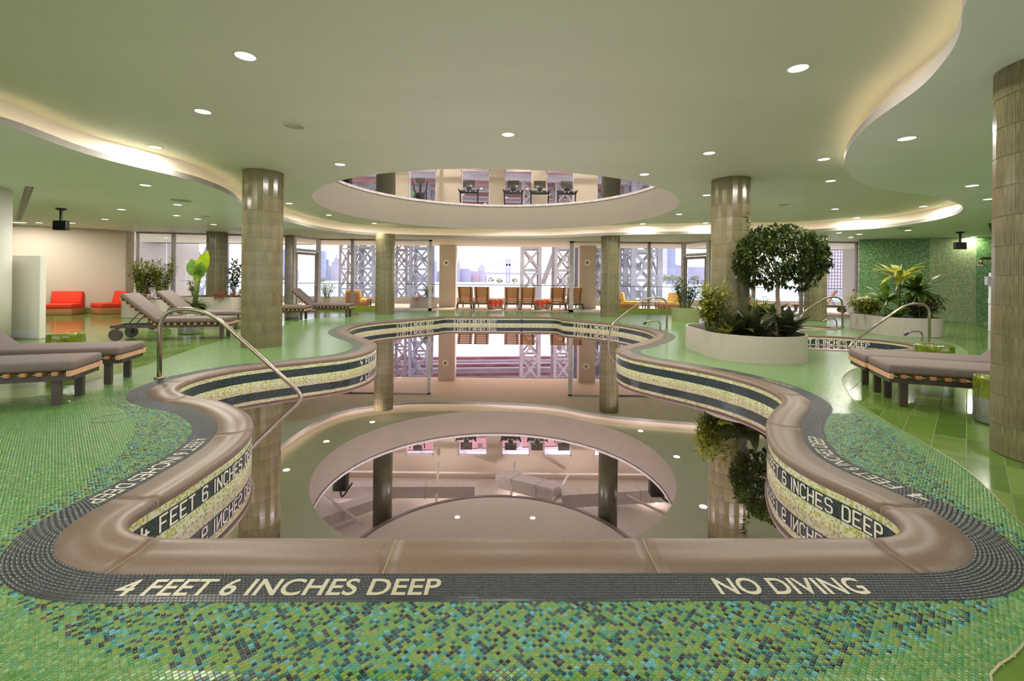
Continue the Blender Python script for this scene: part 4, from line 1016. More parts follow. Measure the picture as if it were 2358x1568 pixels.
fu = struct(MB().box(x0, x1, 20.8, 21.0, FLOOR2 - 0.2, FLOOR2 + 0.15).box(x0, x1, 20.8, 21.0, 6.25, zt).build('wall_upper_front', 'warm_wall'), 'white window wall of the gym above')
for i in range(0, len(pts_), 2):
    b = MB(); b.box(pts_[i], pts_[i + 1], 20.75, 21.0, FLOOR2 + 0.15, 6.25); b.build('pier', 'warm_wall', fu)
for i, (a, b) in enumerate(UW): window((a, 20.85), (b, 20.85), 'upper gym window number %d from the left' % (i + 1), z0=FLOOR2 + 0.15, z1=6.25, post=(0.05, 0.05), m='window_metal_light', sill=0.05)
for x, y, lb in ((-4.46, 16.0, 'dark column of the gym above on the left'), (3.44, 16.0, 'dark column of the gym above on the right')):
    t = thing('upper_column', lb, 'column', (x, y, FLOOR2)); a = MB(); a.lathe([(0.33, 0.0), (0.33, zt - FLOOR2)], 32); a.build('shaft', 'dark_column', t, smooth=True)
t = thing('ceiling_disc', 'round white ceiling panel hanging over the opening', 'ceiling panel', (HOLE_C[0], HOLE_C[1] + 0.35, 6.45)); a = MB(); a.lathe([(0, 0), (4.5, 0), (4.62, 0.06), (4.62, 0.2), (0, 0.2)], 96); a.build('panel', 'upper_white', t, smooth=False); a = MB(); a.lathe([(4.52, -0.02), (4.66, -0.02), (4.66, 0.22), (4.63, 0.22), (4.63, 0.0), (4.52, 0.0), (4.52, -0.02)], 96, cap=False); a.build('edge_trim', 'window_metal', t)
for k, (dx, dy) in enumerate([(-1.4, 3.0), (1.2, 3.0), (-2.6, 1.2), (2.6, 1.2), (0, 0.3), (-1.5, -2), (1.5, -2)]):
    o = dup(lamp0, (HOLE_C[0] + dx, HOLE_C[1] + 0.35 + dy, 6.449), 0, 'round downlight in the disc of the gym above', 'downlights of the gym above')
    l = bpy.data.objects.new('downlight_beam', lu_); COL.objects.link(l); l.parent = o; l.location = (0, 0, -0.012)
for x, y in ((-6, 18.6), (-3, 19.0), (0.2, 19.2), (3, 19.0), (6, 18.6), (-8.5, 16), (8, 16)):  # lamps added upstairs to brighten the window piers
    o = dup(lamp0, (x, y, zt - 0.001), 0, 'round downlight in the flat white ceiling of the gym above', 'ceiling lights of the gym above')
    l = bpy.data.objects.new('downlight_beam', lu_); COL.objects.link(l); l.parent = o; l.location = (0, 0, -0.012)
def duct(a, b, w_, h, label):
    o = MB().bar(a, b, w_, h).build('air_duct', 'duct'); tag(o, label, 'duct')
    d = Vector(b) - Vector(a)
    for k in range(1, int(d.length / 1.2) + 1):
        p = Vector(a) + d.normalized() * (1.2 * k - 0.4)
        if (p - Vector(a)).length < d.length: MB().bar(p, p + d.normalized() * 0.04, w_ + 0.06, h + 0.06).build('flange', 'upper_white', o)
duct((-9, 18.2, 6.7), (-1.4, 18.4, 6.7), 0.5, 0.45, 'long white air duct along the gym windows')
duct((-0.4, 19.6, 6.75), (1.9, 17.9, 6.55), 0.7, 0.5, 'slanting white air duct near the centre of the gym')
duct((2.0, 17.9, 6.8), (9, 18.9, 6.8), 0.5, 0.5, 'white air duct at the right of the gym')
duct((-8.5, 14.5, 6.8), (-5.2, 17.6, 6.8), 0.6, 0.4, 'white air duct crossing the gym corner on the left')
duct((4.9, 15.8, 6.9), (7.6, 13.2, 6.9), 0.7, 0.4, 'white air duct crossing the gym corner on the right')
for i, (a, b) in enumerate([((-10, 19.8, 6.6), (10, 19.8, 6.6)), ((-3.2, 20.4, 6.4), (-2.8, 17.3, 6.9)), ((0.2, 20.4, 6.4), (0.0, 17.3, 6.9)), ((2.6, 20.4, 6.9), (1.6, 17.3, 6.6)), ((-7.5, 17.6, 6.4), (-4.9, 15.2, 6.4)), ((4.6, 17.8, 6.6), (6.8, 14.8, 6.6))]):
    o = MB().tube([a, b], 0.05, 8).build('ceiling_pipe', 'upper_white'); tag(o, ['long pipe along the gym windows', 'thin sloping pipe over the left treadmill', 'thin sloping pipe over the middle treadmill', 'thin sloping pipe over the right treadmill', 'pipe crossing the left gym corner', 'pipe crossing the right gym corner'][i], 'pipe')
def treadmill(px, D, label):
    x = PD(px, 440, D).x; t = thing('treadmill', label, 'treadmill', (x, D, FLOOR2), group='treadmills of the gym above')
    rbox('deck', (0.62, 1.3, 0.16), 0.03, 'gym_black', t, (0, 0.35, 0.10))
    for s_ in (-1, 1): MB().tube(arc([(s_ * 0.36, 0.15, 0.18), (s_ * 0.38, 0.0, 0.95), (s_ * 0.42, -0.25, 1.05)], 0.08), 0.028, 8).build('upright', 'gym_black', t)
    rbox('console', (0.80, 0.16, 0.15), 0.03, 'gym_black', t, (0, -0.05, 0.98))
    MB().prism([(-0.12, -0.02), (0.12, -0.02), (0.12, 0.05), (-0.12, 0.05)], 1.02, 1.05).box(-0.10, 0.10, -0.03, 0.04, 1.03, 1.22).build('neck', 'gym_black', t)
    rbox('screen', (0.50, 0.05, 0.32), 0.012, 'screen_grey', t, (0, 0.0, 1.34), (R(-8), 0, 0))
    for dx in (-0.1, 0.06, 0.3): rbox('button', (0.045, 0.02, 0.045), 0.008, 'upper_white', t, (dx, -0.14, 1.0))
    return t
for px, lb in ((1080, 'black treadmill seen above the left clock pillar'), (1182, 'black treadmill left of the close pair in the gym'), (1243, 'black treadmill before a white pier in the gym'), (1305, 'rightmost black treadmill in the gym')): treadmill(px, 19.5, lb)
t = thing('elliptical_trainer', 'black cross trainer with two raised arms in the gym', 'exercise machine', (PD(968, 440, 19.5).x, 19.5, FLOOR2))
rbox('base', (0.6, 1.3, 0.14), 0.03, 'gym_black', t, (0, 0.3, 0.08)); rbox('drum', (0.34, 0.5, 0.6), 0.08, 'gym_black', t, (0, 0, 0.62)); rbox('screen', (0.38, 0.05, 0.24), 0.012, 'screen_grey', t, (0, 0, 1.45), (R(-8), 0, 0))
MB().tube([(0, 0, 0.9), (0, 0, 1.34)], 0.05, 8).build('mast', 'gym_black', t)
for s_ in (-1, 1): MB().tube(arc([(s_ * 0.30, 0.1, 0.3), (s_ * 0.24, 0.0, 1.0), (s_ * 0.32, -0.1, 1.42)], 0.1), 0.022, 8).build('arm', 'gym_black', t)
rbox('bottle', (0.07, 0.07, 0.18), 0.02, 'gym_green', t, (-0.26, -0.1, 0.88))
for x, y, lb in ((-6.3, 17.0, 'dark cable machine at the left of the gym'), (5.4, 16.8, 'dark cable machine at the right of the gym')):
    t = thing('cable_machine', lb, 'exercise machine', (x, y, FLOOR2)); rbox('tower', (0.5, 0.4, 2.1), 0.04, 'gym_black', t, (0, 0, 1.05)); rbox('seat', (0.4, 0.6, 0.1), 0.03, 'gym_black', t, (0.5, -0.3, 0.5)); MB().tube(arc([(0, -0.1, 2.0), (0.3, -0.7, 2.1), (0.7, -0.8, 1.5)], 0.2), 0.03, 8).build('arm', 'gym_black', t); rbox('seat_post', (0.08, 0.08, 0.5), 0.01, 'gym_black', t, (0.5, -0.3, 0.25)); rbox('foot', (1.0, 0.7, 0.06), 0.01, 'gym_black', t, (0.25, -0.1, 0.03))

# ------------------------------------------------------------------ handrails
def rail(label, pts, r=0.024, corner=0.22, flange=(0, -1), grip=None, name='handrail'):
    base = Vector(pts[0]); t = thing(name, label, 'handrail' if name == 'handrail' else 'grab rail', (base.x, base.y, 0.0))
    P = [Vector(p) - Vector((base.x, base.y, 0)) for p in pts]
    MB().tube(arc(P, corner, 8), r, 14).build('tube', 'steel', t, smooth=True)
    m_ = MB(); m_.lathe([(r + 0.028, 0.0), (r + 0.028, 0.018), (r + 0.018, 0.028), (r, 0.030)], 20); m_.build('flange', 'steel', t, smooth=True)
    if grip: MB().tube([P[-2] + (P[-1] - P[-2]) * 0.45, P[-1] + (P[-1] - P[-2]) * 0.02], r + 0.010, 10).build('grip', grip, t)
    return t
b = Vector(PX(367, 872)).to_3d(); Db = b.y
rail('large stainless handrail bending down into the left pool bay', [b, PD(368, 712, Db), PD(478, 712, Db + 0.05), PD(706, 917, Db + 0.28), PD(665, 944, Db + 0.15) - Vector((0, 0, 0.25))], r=0.026, corner=0.26)
b = Vector(PX(1535, 760)).to_3d(); Db = b.y
rail('stainless handrail entering the pool at the far right bay', [b, PD(1537, 685, Db), PD(1487, 685, Db), PD(1402, 752, Db - 0.3), PD(1402, 800, Db - 0.35), PD(1417, 818, Db - 0.4)], r=0.024, corner=0.26)
b = Vector(PX(1520, 761)).to_3d(); Db = b.y
rail('short stainless grab rail before the far right pool handrail', [b, PD(1521, 739, Db), PD(1492, 739, Db - 0.05), PD(1483, 746, Db - 0.1)], r=0.017, corner=0.13, grip='black_plastic', name='grab_rail')
b = Vector(PX(2140, 790)).to_3d(); Db = b.y
rail('stainless handrail of the lettered hot tub', [b, PD(2140, 699, Db), PD(2088, 699, Db), PD(1962, 788, Db - 0.15), PD(1953, 805, Db - 0.18)], r=0.024, corner=0.24)
b = Vector(PX(2122, 791)).to_3d(); Db = b.y
rail('short grab rail with dark blue grip at the lettered hot tub', [b, PD(2125, 763, Db), PD(2097, 763, Db - 0.02), PD(2084, 771, Db - 0.05)], r=0.017, corner=0.12, grip='pool_dark_step', name='grab_rail')
b = Vector(PX(1940, 754)).to_3d(); Db = b.y
rail('stainless handrail of the small far tub', [b, PD(1939, 684, Db), PD(1902, 684, Db), PD(1852, 717, Db - 0.1), PD(1840, 735, Db - 0.12)], r=0.024, corner=0.24)
b = Vector(PX(1927, 753)).to_3d(); Db = b.y
rail('short grab rail at the small far tub', [b, PD(1926, 734, Db), PD(1904, 734, Db), PD(1895, 740, Db - 0.04)], r=0.017, corner=0.12, name='grab_rail')

# ------------------------------------------------------------------ sun loungers
def make_lounger(label, cushion=True, back=42.0, L_=1.98, W=0.60, flat=1.26, group='grey cushioned sun loungers indoors', name='sun_lounger'):
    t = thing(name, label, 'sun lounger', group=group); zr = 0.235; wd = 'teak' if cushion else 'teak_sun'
    for s_ in (-1, 1):
        MB().box(0.0, L_, s_ * (W / 2 - 0.06) - 0.02, s_ * (W / 2 - 0.06) + 0.02, zr, zr + 0.055).build('side_rail', 'dark_frame', t)
        MB().box(0.10, 0.165, s_ * (W / 2 - 0.10) - 0.025, s_ * (W / 2 - 0.10) + 0.025, 0.0, zr).build('leg', 'dark_frame', t)
        MB().box(L_ - 0.13, L_ - 0.07, s_ * (W / 2 - 0.075) - 0.012, s_ * (W / 2 - 0.075) + 0.012, 0.09, zr).build('wheel_bracket', 'dark_frame', t)
        wv = MB(); n = 24
        for k in range(n): pass
        prof_ = [(0.0, -0.022), (0.105, -0.022), (0.115, -0.012), (0.115, 0.012), (0.105, 0.022), (0.0, 0.022)]
        wv.lathe(prof_, 24); wv.v = [(L_ - 0.10 + x, s_ * (W / 2 - 0.03) + z, 0.115 + y) for x, y, z in wv.v]; wv.build('wheel', 'dark_frame', t, smooth=False)
    MB().box(0.0, 0.03, -W / 2 + 0.06, W / 2 - 0.06, zr, zr + 0.055).build('cross_rail', 'dark_frame', t)
    MB().box(L_ - 0.04, L_, -W / 2 + 0.06, W / 2 - 0.06, zr, zr + 0.055).build('cross_rail', 'dark_frame', t)
    MB().box(-0.012, 0.022, -W / 2, W / 2, zr + 0.045, zr + 0.095).build('end_board', 'teak_light', t)
    sl = MB(); sl.box(-0.022, 0.022, -W / 2 + 0.01, W / 2 - 0.01, 0, 0.035); o0_ = sl.build('slat', wd, t); n = 11
    o0_.location = (0.11, 0, zr + 0.055)
    for k in range(1, n):
        o = link('slat', o0_.data, t); o.location = (0.11 + k * (flat - 0.12) / (n - 1), 0, zr + 0.055)
    ca, sa_ = math.cos(R(back)), math.sin(R(back)); BL = L_ - flat + 0.04; hx, hz = flat + 0.02, zr + 0.07
    for s_ in (-1, 1):
        MB().bar((hx, s_ * (W / 2 - 0.10), hz), (hx + BL * ca, s_ * (W / 2 - 0.10), hz + BL * sa_), 0.03, 0.03).build('back_rail', 'dark_frame', t)
        MB().bar((hx + 0.45 * BL * ca, s_ * (W / 2 - 0.13), hz + 0.45 * BL * sa_), (hx + 0.72 * BL * ca + 0.06, s_ * (W / 2 - 0.13), zr + 0.05), 0.016).build('prop', 'dark_frame', t)
    sw_ = 0.022 if cushion else 0.032
    bs = MB(); bs.box(-sw_, sw_, -W / 2 + 0.01, W / 2 - 0.01, 0.008, 0.034); b0_ = bs.build('back_slat', wd, t); n = 8 if cushion else 9
    for k in range(n):
        o = b0_ if k == 0 else link('back_slat', b0_.data, t); d = 0.05 + k * (BL - 0.09) / (n - 1); o.location = (hx + d * ca, 0, hz + d * sa_); o.rotation_euler = (0, -R(back), 0)
    if cushion:
        rbox('seat_cushion', (flat + 0.03, W - 0.02, 0.095), 0.03, 'cushion', t, (flat / 2 - 0.005, 0, zr + 0.09 + 0.05))
        rbox('back_cushion', (BL + 0.02, W - 0.02, 0.085), 0.028, 'cushion', t, (hx + (BL / 2) * ca - 0.078 * sa_, 0, hz + (BL / 2) * sa_ + 0.078 * ca), (0, -R(back), 0))
    return t
def place(root, foot_a, foot_b, label, used=[0]):
    """foot legs given as two floor points; axis runs away from them"""
    a, b = Vector(foot_a), Vector(foot_b); m_ = (a + b) / 2; return m_
def lounger_from_legs(root, pa, pb, head_dir, label, first):
    a, b = Vector(PX(*pa)), Vector(PX(*pb)); m_ = (a + b) / 2; d = (b - a).normalized(); ax = Vector((d.y, -d.x))
    if ax.dot(Vector(head_dir)) < 0: ax = -ax
    an = math.atan2(ax.y, ax.x); loc = (m_.x - 0.13 * ax.x, m_.y - 0.13 * ax.y, 0.003)
    if first: root.location = loc; root.rotation_euler = (0, 0, an); root['label'] = label; return root
    return dup(root, loc, an, label)
lg = make_lounger('x')
lounger_from_legs(lg, (127, 935), (188, 908), (-1, 0), 'nearest grey cushioned lounger at the left edge', True)
lounger_from_legs(lg, (247, 885), (297, 866), (-1, 0), 'grey cushioned lounger second from the left front, beside the glazed stool', False)
lounger_from_legs(lg, (1991, 885), (2019, 902), (1, 0), 'farther grey lounger of the right pair', False)
lounger_from_legs(lg, (2041, 913), (2080, 936), (1, 0), 'nearer grey lounger of the right pair', False)
def lounger_at(foot, head, label):
    a, b = Vector(foot), Vector(head); ax = (b - a).normalized(); an = math.atan2(ax.y, ax.x); return dup(lg, (a.x, a.y, 0.003), an, label)
lounger_at((-5.72, 9.35), (-7.6, 8.85), 'grey lounger with wheels in front of the left tiled column')
lounger_at((-6.45, 11.05), (-8.35, 10.75), 'grey lounger behind the wheeled one near the left planters')
lounger_at((-6.0, 13.45), (-7.95, 13.25), 'far grey lounger half hidden by the left tiled column')
lounger_at((-5.15, 14.75), (-7.05, 14.6), 'farthest grey lounger with raised back beside the glass pane')

# ------------------------------------------------------------------ glazed stools
def make_stool(label, glaze='glaze_green', group='glazed drum stools'):
    t = thing('glazed_stool', label, 'stool', group=group); r = 0.205
    n = 40; up = MB(); lo = MB()
    zb = [0.17 + 0.05 * math.sin(2 * math.pi * k / n + 0.6) for k in range(n)]
    P = [(math.cos(2 * math.pi * k / n), math.sin(2 * math.pi * k / n)) for k in range(n)]
    rings = [[(r * c, r * s_, zb[k]) for k, (c, s_) in enumerate(P)]] + [[(rr * c, rr * s_, z) for c, s_ in P] for rr, z in ((r * 1.005, 0.30), (r, 0.385), (r * 0.985, 0.40), (r * 0.95, 0.41), (0.02, 0.412))]
    up.v = [p for g in rings for p in g]; up.f = [(i * n + k, i * n + (k + 1) % n, (i + 1) * n + (k + 1) % n, (i + 1) * n + k) for i in range(len(rings) - 1) for k in range(n)] + [tuple((len(rings) - 1) * n + k for k in range(n))]
    up.build('glazed_top', glaze, t, smooth=True)
    rings = [[(r * 0.97 * c, r * 0.97 * s_, 0.0) for c, s_ in P], [(r * 0.99 * c, r * 0.99 * s_, 0.02) for c, s_ in P], [(r * 0.998 * c, r * 0.998 * s_, zb[k] + 0.002) for k, (c, s_) in enumerate(P)]]
    lo.v = [p for g in rings for p in g]; lo.f = [(i * n + k, i * n + (k + 1) % n, (i + 1) * n + (k + 1) % n, (i + 1) * n + k) for i in range(2) for k in range(n)] + [tuple(range(n))[::-1]]
    lo.build('metallic_base', 'glaze_silver', t, smooth=True); return t
st0 = make_stool('green glazed stool at the far right beside the nearest column'); st0.location = (4.37, 4.03, 0.003); st0.rotation_euler = (0, 0, 2.2)
dup(st0, (-6.30, 6.45, 0.003), 1.0, 'green glazed stool behind the left front loungers'); dup(st0, (-6.96, 9.85, 0.003), 4.0, 'green glazed stool between the two middle loungers')
dup(st0, (-6.75, 14.02, 0.003), 0.4, 'green glazed stool between the two far loungers'); dup(st0, (5.70, 6.15, 0.003), 3.0, 'green glazed stool behind the right pair of loungers')

# ------------------------------------------------------------------ red lounge chairs
def make_red(label):
    t = thing('lounge_chair', label, 'chair', group='red armless lounge chairs')
    rbox('plinth', (0.80, 0.78, 0.20), 0.008, 'chair_wood', t, (0, 0, 0.10)); MB().box(-0.40, 0.40, 0.36, 0.40, 0.20, 0.62).build('back_panel', 'chair_wood', t)
    rbox('seat_cushion', (0.80, 0.76, 0.15), 0.035, 'red_cushion', t, (0, -0.02, 0.275)); rbox('back_cushion', (0.79, 0.15, 0.40), 0.035, 'red_cushion', t, (0, 0.275, 0.53), (R(-12), 0, 0)); return t
c1 = Vector(PX(150, 725)); rc = make_red('red lounge chair on the left facing the room by the cream wall'); rc.location = (c1.x - 0.27, c1.y + 0.19, 0.0); rc.rotation_euler = (0, 0, R(20))
c2 = Vector(PX(250, 722)); dup(rc, (c2.x - 0.08, c2.y + 0.17, 0.0), R(-28), 'red lounge chair on the right next to the window by the cream wall')

# ------------------------------------------------------------------ showers
def shower(px, ytop, ybase, head_dx, label, panel=False):
    base = Vector(PX(px, ybase)); D = base.y; t = thing('shower', label, 'shower', (base.x, D, 0)); zt_ = PD(px, ytop, D).z; hx = head_dx * D / F
    MB().tube(arc([(0, 0, 0), (0, 0, zt_), (hx, 0, zt_), (hx, 0, zt_ - 0.2)], 0.16, 8), 0.045, 12).build('pipe', 'steel', t, smooth=True)
    MB().lathe([(0.10, 0), (0.10, 0.02), (0.05, 0.03)], 18).build('base_flange', 'steel', t); a = MB(); a.lathe([(0.09, -0.03), (0.09, 0.0), (0.04, 0.02)], 18); o = a.build('shower_head', 'steel', t); o.location = (hx, 0, zt_ - 0.2)
    a = MB(); a.tube([(0, -0.03, 1.02), (0, -0.12, 1.02)], 0.03, 10); a.tube([(-0.08, -0.10, 1.02), (0.08, -0.10, 1.02)], 0.015, 8); a.build('valve', 'steel', t)
    a = MB(); a.tube([(0, -0.03, 0.42), (0, -0.10, 0.42)], 0.02, 8); a.build('foot_tap', 'steel', t)
    return t, D
shower(2218, 599, 739, -13, 'slim steel outdoor style shower before the pale mosaic band')
s2, D2s = shower(2296, 595, 752, -39, 'steel shower with a wide arm beside the nearest column')
b = Vector(PX(2291, 763)); t = thing('service_panel', 'narrow grey panel standing beside the second shower', 'panel', (b.x - 0.05, b.y, 0)); hh = PD(2290, 628, b.y).z; rbox('board', (0.15, 0.12, hh), 0.006, 'grey_panel', t, (0, 0, hh / 2)); rbox('dispenser', (0.13, 0.10, 0.24), 0.02, 'city_light', t, (-0.14, 0, hh - 0.22)); rbox('lower_dispenser', (0.04, 0.08, 0.14), 0.01, 'grey_panel', t, (-0.09, 0, 0.80))

# ------------------------------------------------------------------ plants and planters
def leaf(mb, p, d, L_, W, droop=0.3, segs=3, fold=0.15, side=None):
    d = Vector(d).normalized(); p = Vector(p); s_ = d.cross(Vector((0, 0, 1)))
    if s_.length < 0.1: s_ = Vector((1, 0, 0))
    if side is not None: s_ = Vector(side) - d * d.dot(Vector(side))
    s_.normalize(); u = s_.cross(d); b = len(mb.v); q_ = Vector(p); dd = Vector(d)
    prof_ = [0.12, 0.8, 1.0, 0.72, 0.0] if segs >= 4 else ([0.15, 1.0, 0.75, 0.0] if segs == 3 else [0.2, 1.0, 0.0])
    for k in range(segs + 1):
        w_ = W / 2 * prof_[k]; up_ = u * (fold * w_)
        mb.v += [tuple(q_ - s_ * w_ + up_), tuple(q_), tuple(q_ + s_ * w_ + up_)]
        dd = (dd - Vector((0, 0, droop / segs))).normalized(); q_ = q_ + dd * (L_ / segs)
    for k in range(segs):
        a = b + 3 * k; mb.f += [(a, a + 1, a + 4, a + 3), (a + 1, a + 2, a + 5, a + 4)]
def rnd_dir(zmin=-0.3, zmax=1.0, rg=random):
    z = rg.uniform(zmin, zmax); a = rg.uniform(0, 2 * math.pi); r = math.sqrt(max(0, 1 - z * z)); return Vector((r * math.cos(a), r * math.sin(a), z))
def rosette(name, label, loc, n, L_, W, m, tilt=(0.2, 0.9), droop=0.8, cat='plant', group=None, individual=False, segs=4, seed=1, stem=0.0, parts=None):
    rg = random.Random(seed); t = thing(name, label, cat, loc, group=group); acc = MB()
    if stem: MB().tube([(0, 0, -0.01), (0, 0, stem)], [0.025, 0.02], 8).build('stem', 'stem_green', t)
    for k in range(n):
        a = k * 2.399 + rg.uniform(-.3, .3); z = rg.uniform(*tilt); d = Vector((math.cos(a), math.sin(a), z)); l = L_ * rg.uniform(0.7, 1.1); tgt = MB() if individual else acc
        p0 = Vector((0.02 * math.cos(a), 0.02 * math.sin(a), stem * rg.uniform(0.8, 1.0))) if stem else Vector((0.02 * math.cos(a), 0.02 * math.sin(a), 0))
        leaf(tgt, p0, d, l, W * rg.uniform(0.8, 1.15), droop * rg.uniform(0.6, 1.3), segs)
        if individual: tgt.build('leaf', m, t, smooth=True)
    if not individual: acc.build('foliage', m, t, kind='stuff')
    return t
def shrub(name, label, loc, stems, H, spread, n, lsize, m, seed=1, cat='shrub', group=None, base_r=0.08, low=0.25, wood='stem_green', lw=0.38, segs=2, droop=0.5, flowers=None):
    rg = random.Random(seed); t = thing(name, label, cat, loc, group=group); fo_ = MB(); fl = MB()
    for k in range(stems):
        a = rg.uniform(0, 2 * math.pi); r0 = base_r * math.sqrt(rg.random()); p0 = Vector((r0 * math.cos(a), r0 * math.sin(a), -0.01)); a2 = a + rg.uniform(-.6, .6); r1 = spread * math.sqrt(rg.random())
        h = H * rg.uniform(0.65, 1.0); p2 = Vector((r1 * math.cos(a2), r1 * math.sin(a2), h)); p1 = (p0 + p2) / 2 + Vector((0, 0, h * 0.12)); pl = []
        for i in range(7): u = i / 6; pl.append(p0 * (1 - u) ** 2 + p1 * 2 * u * (1 - u) + p2 * u * u)
        MB().tube(pl, [0.010 - 0.0012 * i for i in range(7)], 5).build('stem', wood, t)
        for i in range(int(n / stems)):
            u = rg.uniform(low, 1.0); p = p0 * (1 - u) ** 2 + p1 * 2 * u * (1 - u) + p2 * u * u; d = rnd_dir(-0.3, 0.9, rg); p = p + d * rg.uniform(0, spread * 0.28)
            leaf(fo_, p, d, lsize * rg.uniform(0.7, 1.3), lsize * lw * rg.uniform(0.8, 1.2), droop, segs)
        if flowers:
            for i in range(2): leaf(fl, p2 + rnd_dir(0, 1, rg) * 0.05, rnd_dir(0.2, 1, rg), lsize * 0.9, lsize * 0.6, 0.2, 2)
    fo_.build('foliage', m, t, kind='stuff')
    if flowers: fl.build('flowers', flowers, t, kind='stuff')
    return t
def rr_poly(w_, d, r, n=22):
    out_ = []
    for cx_, cy_, a0 in ((w_ / 2 - r, d / 2 - r, 0), (-w_ / 2 + r, d / 2 - r, 90), (-w_ / 2 + r, -d / 2 + r, 180), (w_ / 2 - r, -d / 2 + r, 270)):
        for k in range(n + 1): a = R(a0 + 90 * k / n); out_.append((cx_ + r * math.cos(a), cy_ + r * math.sin(a)))
    return out_
def planter(label, loc, w_, d, r, h, m='planter_white', rz=0, hole=None):
    t = thing('planter', label, 'planter', loc, rz); o_ = rr_poly(w_, d, r); i_ = rr_poly(w_ - 0.05, d - 0.05, r - 0.02); N = len(o_); mb = MB()
    mb.wall(o_, 0.0, h); mb.wall(i_[::-1], h - 0.10, h); b0 = len(mb.v); mb.v += [(x, y, h) for x, y in o_] + [(x, y, h) for x, y in i_]
    mb.f += [(b0 + k, b0 + (k + 1) % N, b0 + N + (k + 1) % N, b0 + N + k) for k in range(N)]; b0 = len(mb.v); mb.v += [(x, y, 0.0) for x, y in o_]; mb.f.append(tuple(range(b0, b0 + N))[::-1])
    mb.build('shell', m, t, smooth=False)
    mb = MB(); lp = [i_]
    if hole: lp.append([(hole[0] + 0.33 * math.cos(a), hole[1] + 0.33 * math.sin(a)) for a in np.linspace(0, 2 * math.pi, 24, endpoint=False)])
    mb.fill(lp, h - 0.05); mb.build('soil', 'soil', t); return t
PZ = 0.36                      # soil level of the white planters
planter('large white oval planter around the right tiled column', (4.03, 8.00, 0), 1.54, 2.28, 0.74, 0.41)
# clipped tree
tb = PD(1784, 752, 7.55); rg = random.Random(11)
t = thing('clipped_tree', 'round clipped tree with glossy leaves in the white planter', 'tree', (tb.x, 7.55, PZ))
top_ = PD(1797, 655, 7.55) - Vector((tb.x, 7.55, PZ)); trunk = [Vector((0, 0, -0.02)), Vector((0.01, 0, 0.3)), top_ * 0.7, top_]
MB().tube([trunk[0] + (trunk[-1] - trunk[0]) * (k / 8) + Vector((0.03 * math.sin(k * 0.7), 0.02 * math.sin(k), 0)) for k in range(9)], [0.038 - 0.0012 * k for k in range(9)], 9).build('trunk', 'bark', t, smooth=True)
cc = PD(1795, 598, 7.55) - Vector((tb.x, 7.55, PZ)); rx, rz_ = 0.70, 0.56; fo_ = MB()
for k in range(14):
    d = rnd_dir(-0.15, 0.9, rg); e = cc + Vector((d.x * rx * .8, d.y * rx * .8, d.z * rz_ * .8)); a = top_ + Vector((0, 0, 0.0)); MB().tube([a, (a + e) / 2 + Vector((0, 0, .05)), e], [0.016, 0.011, 0.005], 5).build('branch', 'bark', t)
for k in range(820):
    d = rnd_dir(-0.85, 1.0, rg); rr_ = rg.uniform(0.45, 1.0) ** 0.5; p = cc + Vector((d.x * rx * rr_, d.y * rx * rr_, d.z * rz_ * rr_))
    if d.z < -0.3 and rg.random() < 0.35: continue
    ax = (d + rnd_dir(-0.5, 0.8, rg) * 0.6).normalized(); s1 = ax.cross(Vector((0.3, 0.2, 1))).normalized(); s2 = ax.cross(s1)
    for j in range(6):
        a = 2 * math.pi * j / 6 + rg.uniform(-.2, .2); leaf(fo_, p, ax * 0.55 + (s1 * math.cos(a) + s2 * math.sin(a)), rg.uniform(0.08, 0.12), 0.046, 0.35, 2)
for k in range(26):                                                        # the shoot at the upper left
    p = cc + Vector((-0.50 - 0.010 * k * 0.4, -0.05, 0.42 + 0.014 * k)); leaf(fo_, p, rnd_dir(-0.1, 0.9, rg), 0.085, 0.04, 0.3, 2)
fo_.build('foliage', 'leaf_dark', t, kind='stuff')
def soil_pt(px, py, D): v = PD(px, py, D); return (v.x, D, PZ)
shrub('leafy_shrub', 'airy yellow green shrub left of the planted column', soil_pt(1643, 760, 7.75), 18, 0.84, 0.33, 1300, 0.10, 'leaf_olive', seed=3, base_r=0.16)
shrub('leafy_shrub', 'sunlit yellow shrub behind the clipped tree', soil_pt(1748, 740, 8.5), 12, 0.62, 0.25, 420, 0.085, 'leaf_yellow', seed=4)
for i, (px, D, n, l, w_, m_, lb) in enumerate([(1698, 7.45, 34, 0.56, 0.15, 'leaf_deep', 'dark broad leaved plant before the planted column'), (1740, 7.35, 36, 0.58, 0.15, 'leaf_deep', 'dark broad leaved plant hanging over the planter front'),
        (1812, 7.55, 34, 0.54, 0.15, 'leaf_deep', 'dark broad leaved plant right of the tree trunk'), (1800, 7.9, 28, 0.54, 0.15, 'leaf_dark', 'broad leaved plant spilling over the planter right end'), (1672, 7.35, 22, 0.26, 0.06, 'leaf_olive', 'low grassy plant at the planter left front'),
        (1755, 8.3, 28, 0.66, 0.18, 'leaf_dark', 'tall broad leaved plant behind the tree trunk'), (1770, 8.55, 28, 0.66, 0.18, 'leaf_dark', 'tall broad leaved plant at the planter back')]):
    rosette('broad_leaf_plant', lb, soil_pt(px, 760, D), n, l, w_, m_, seed=20 + i, tilt=(0.6, 3.2), droop=1.0)
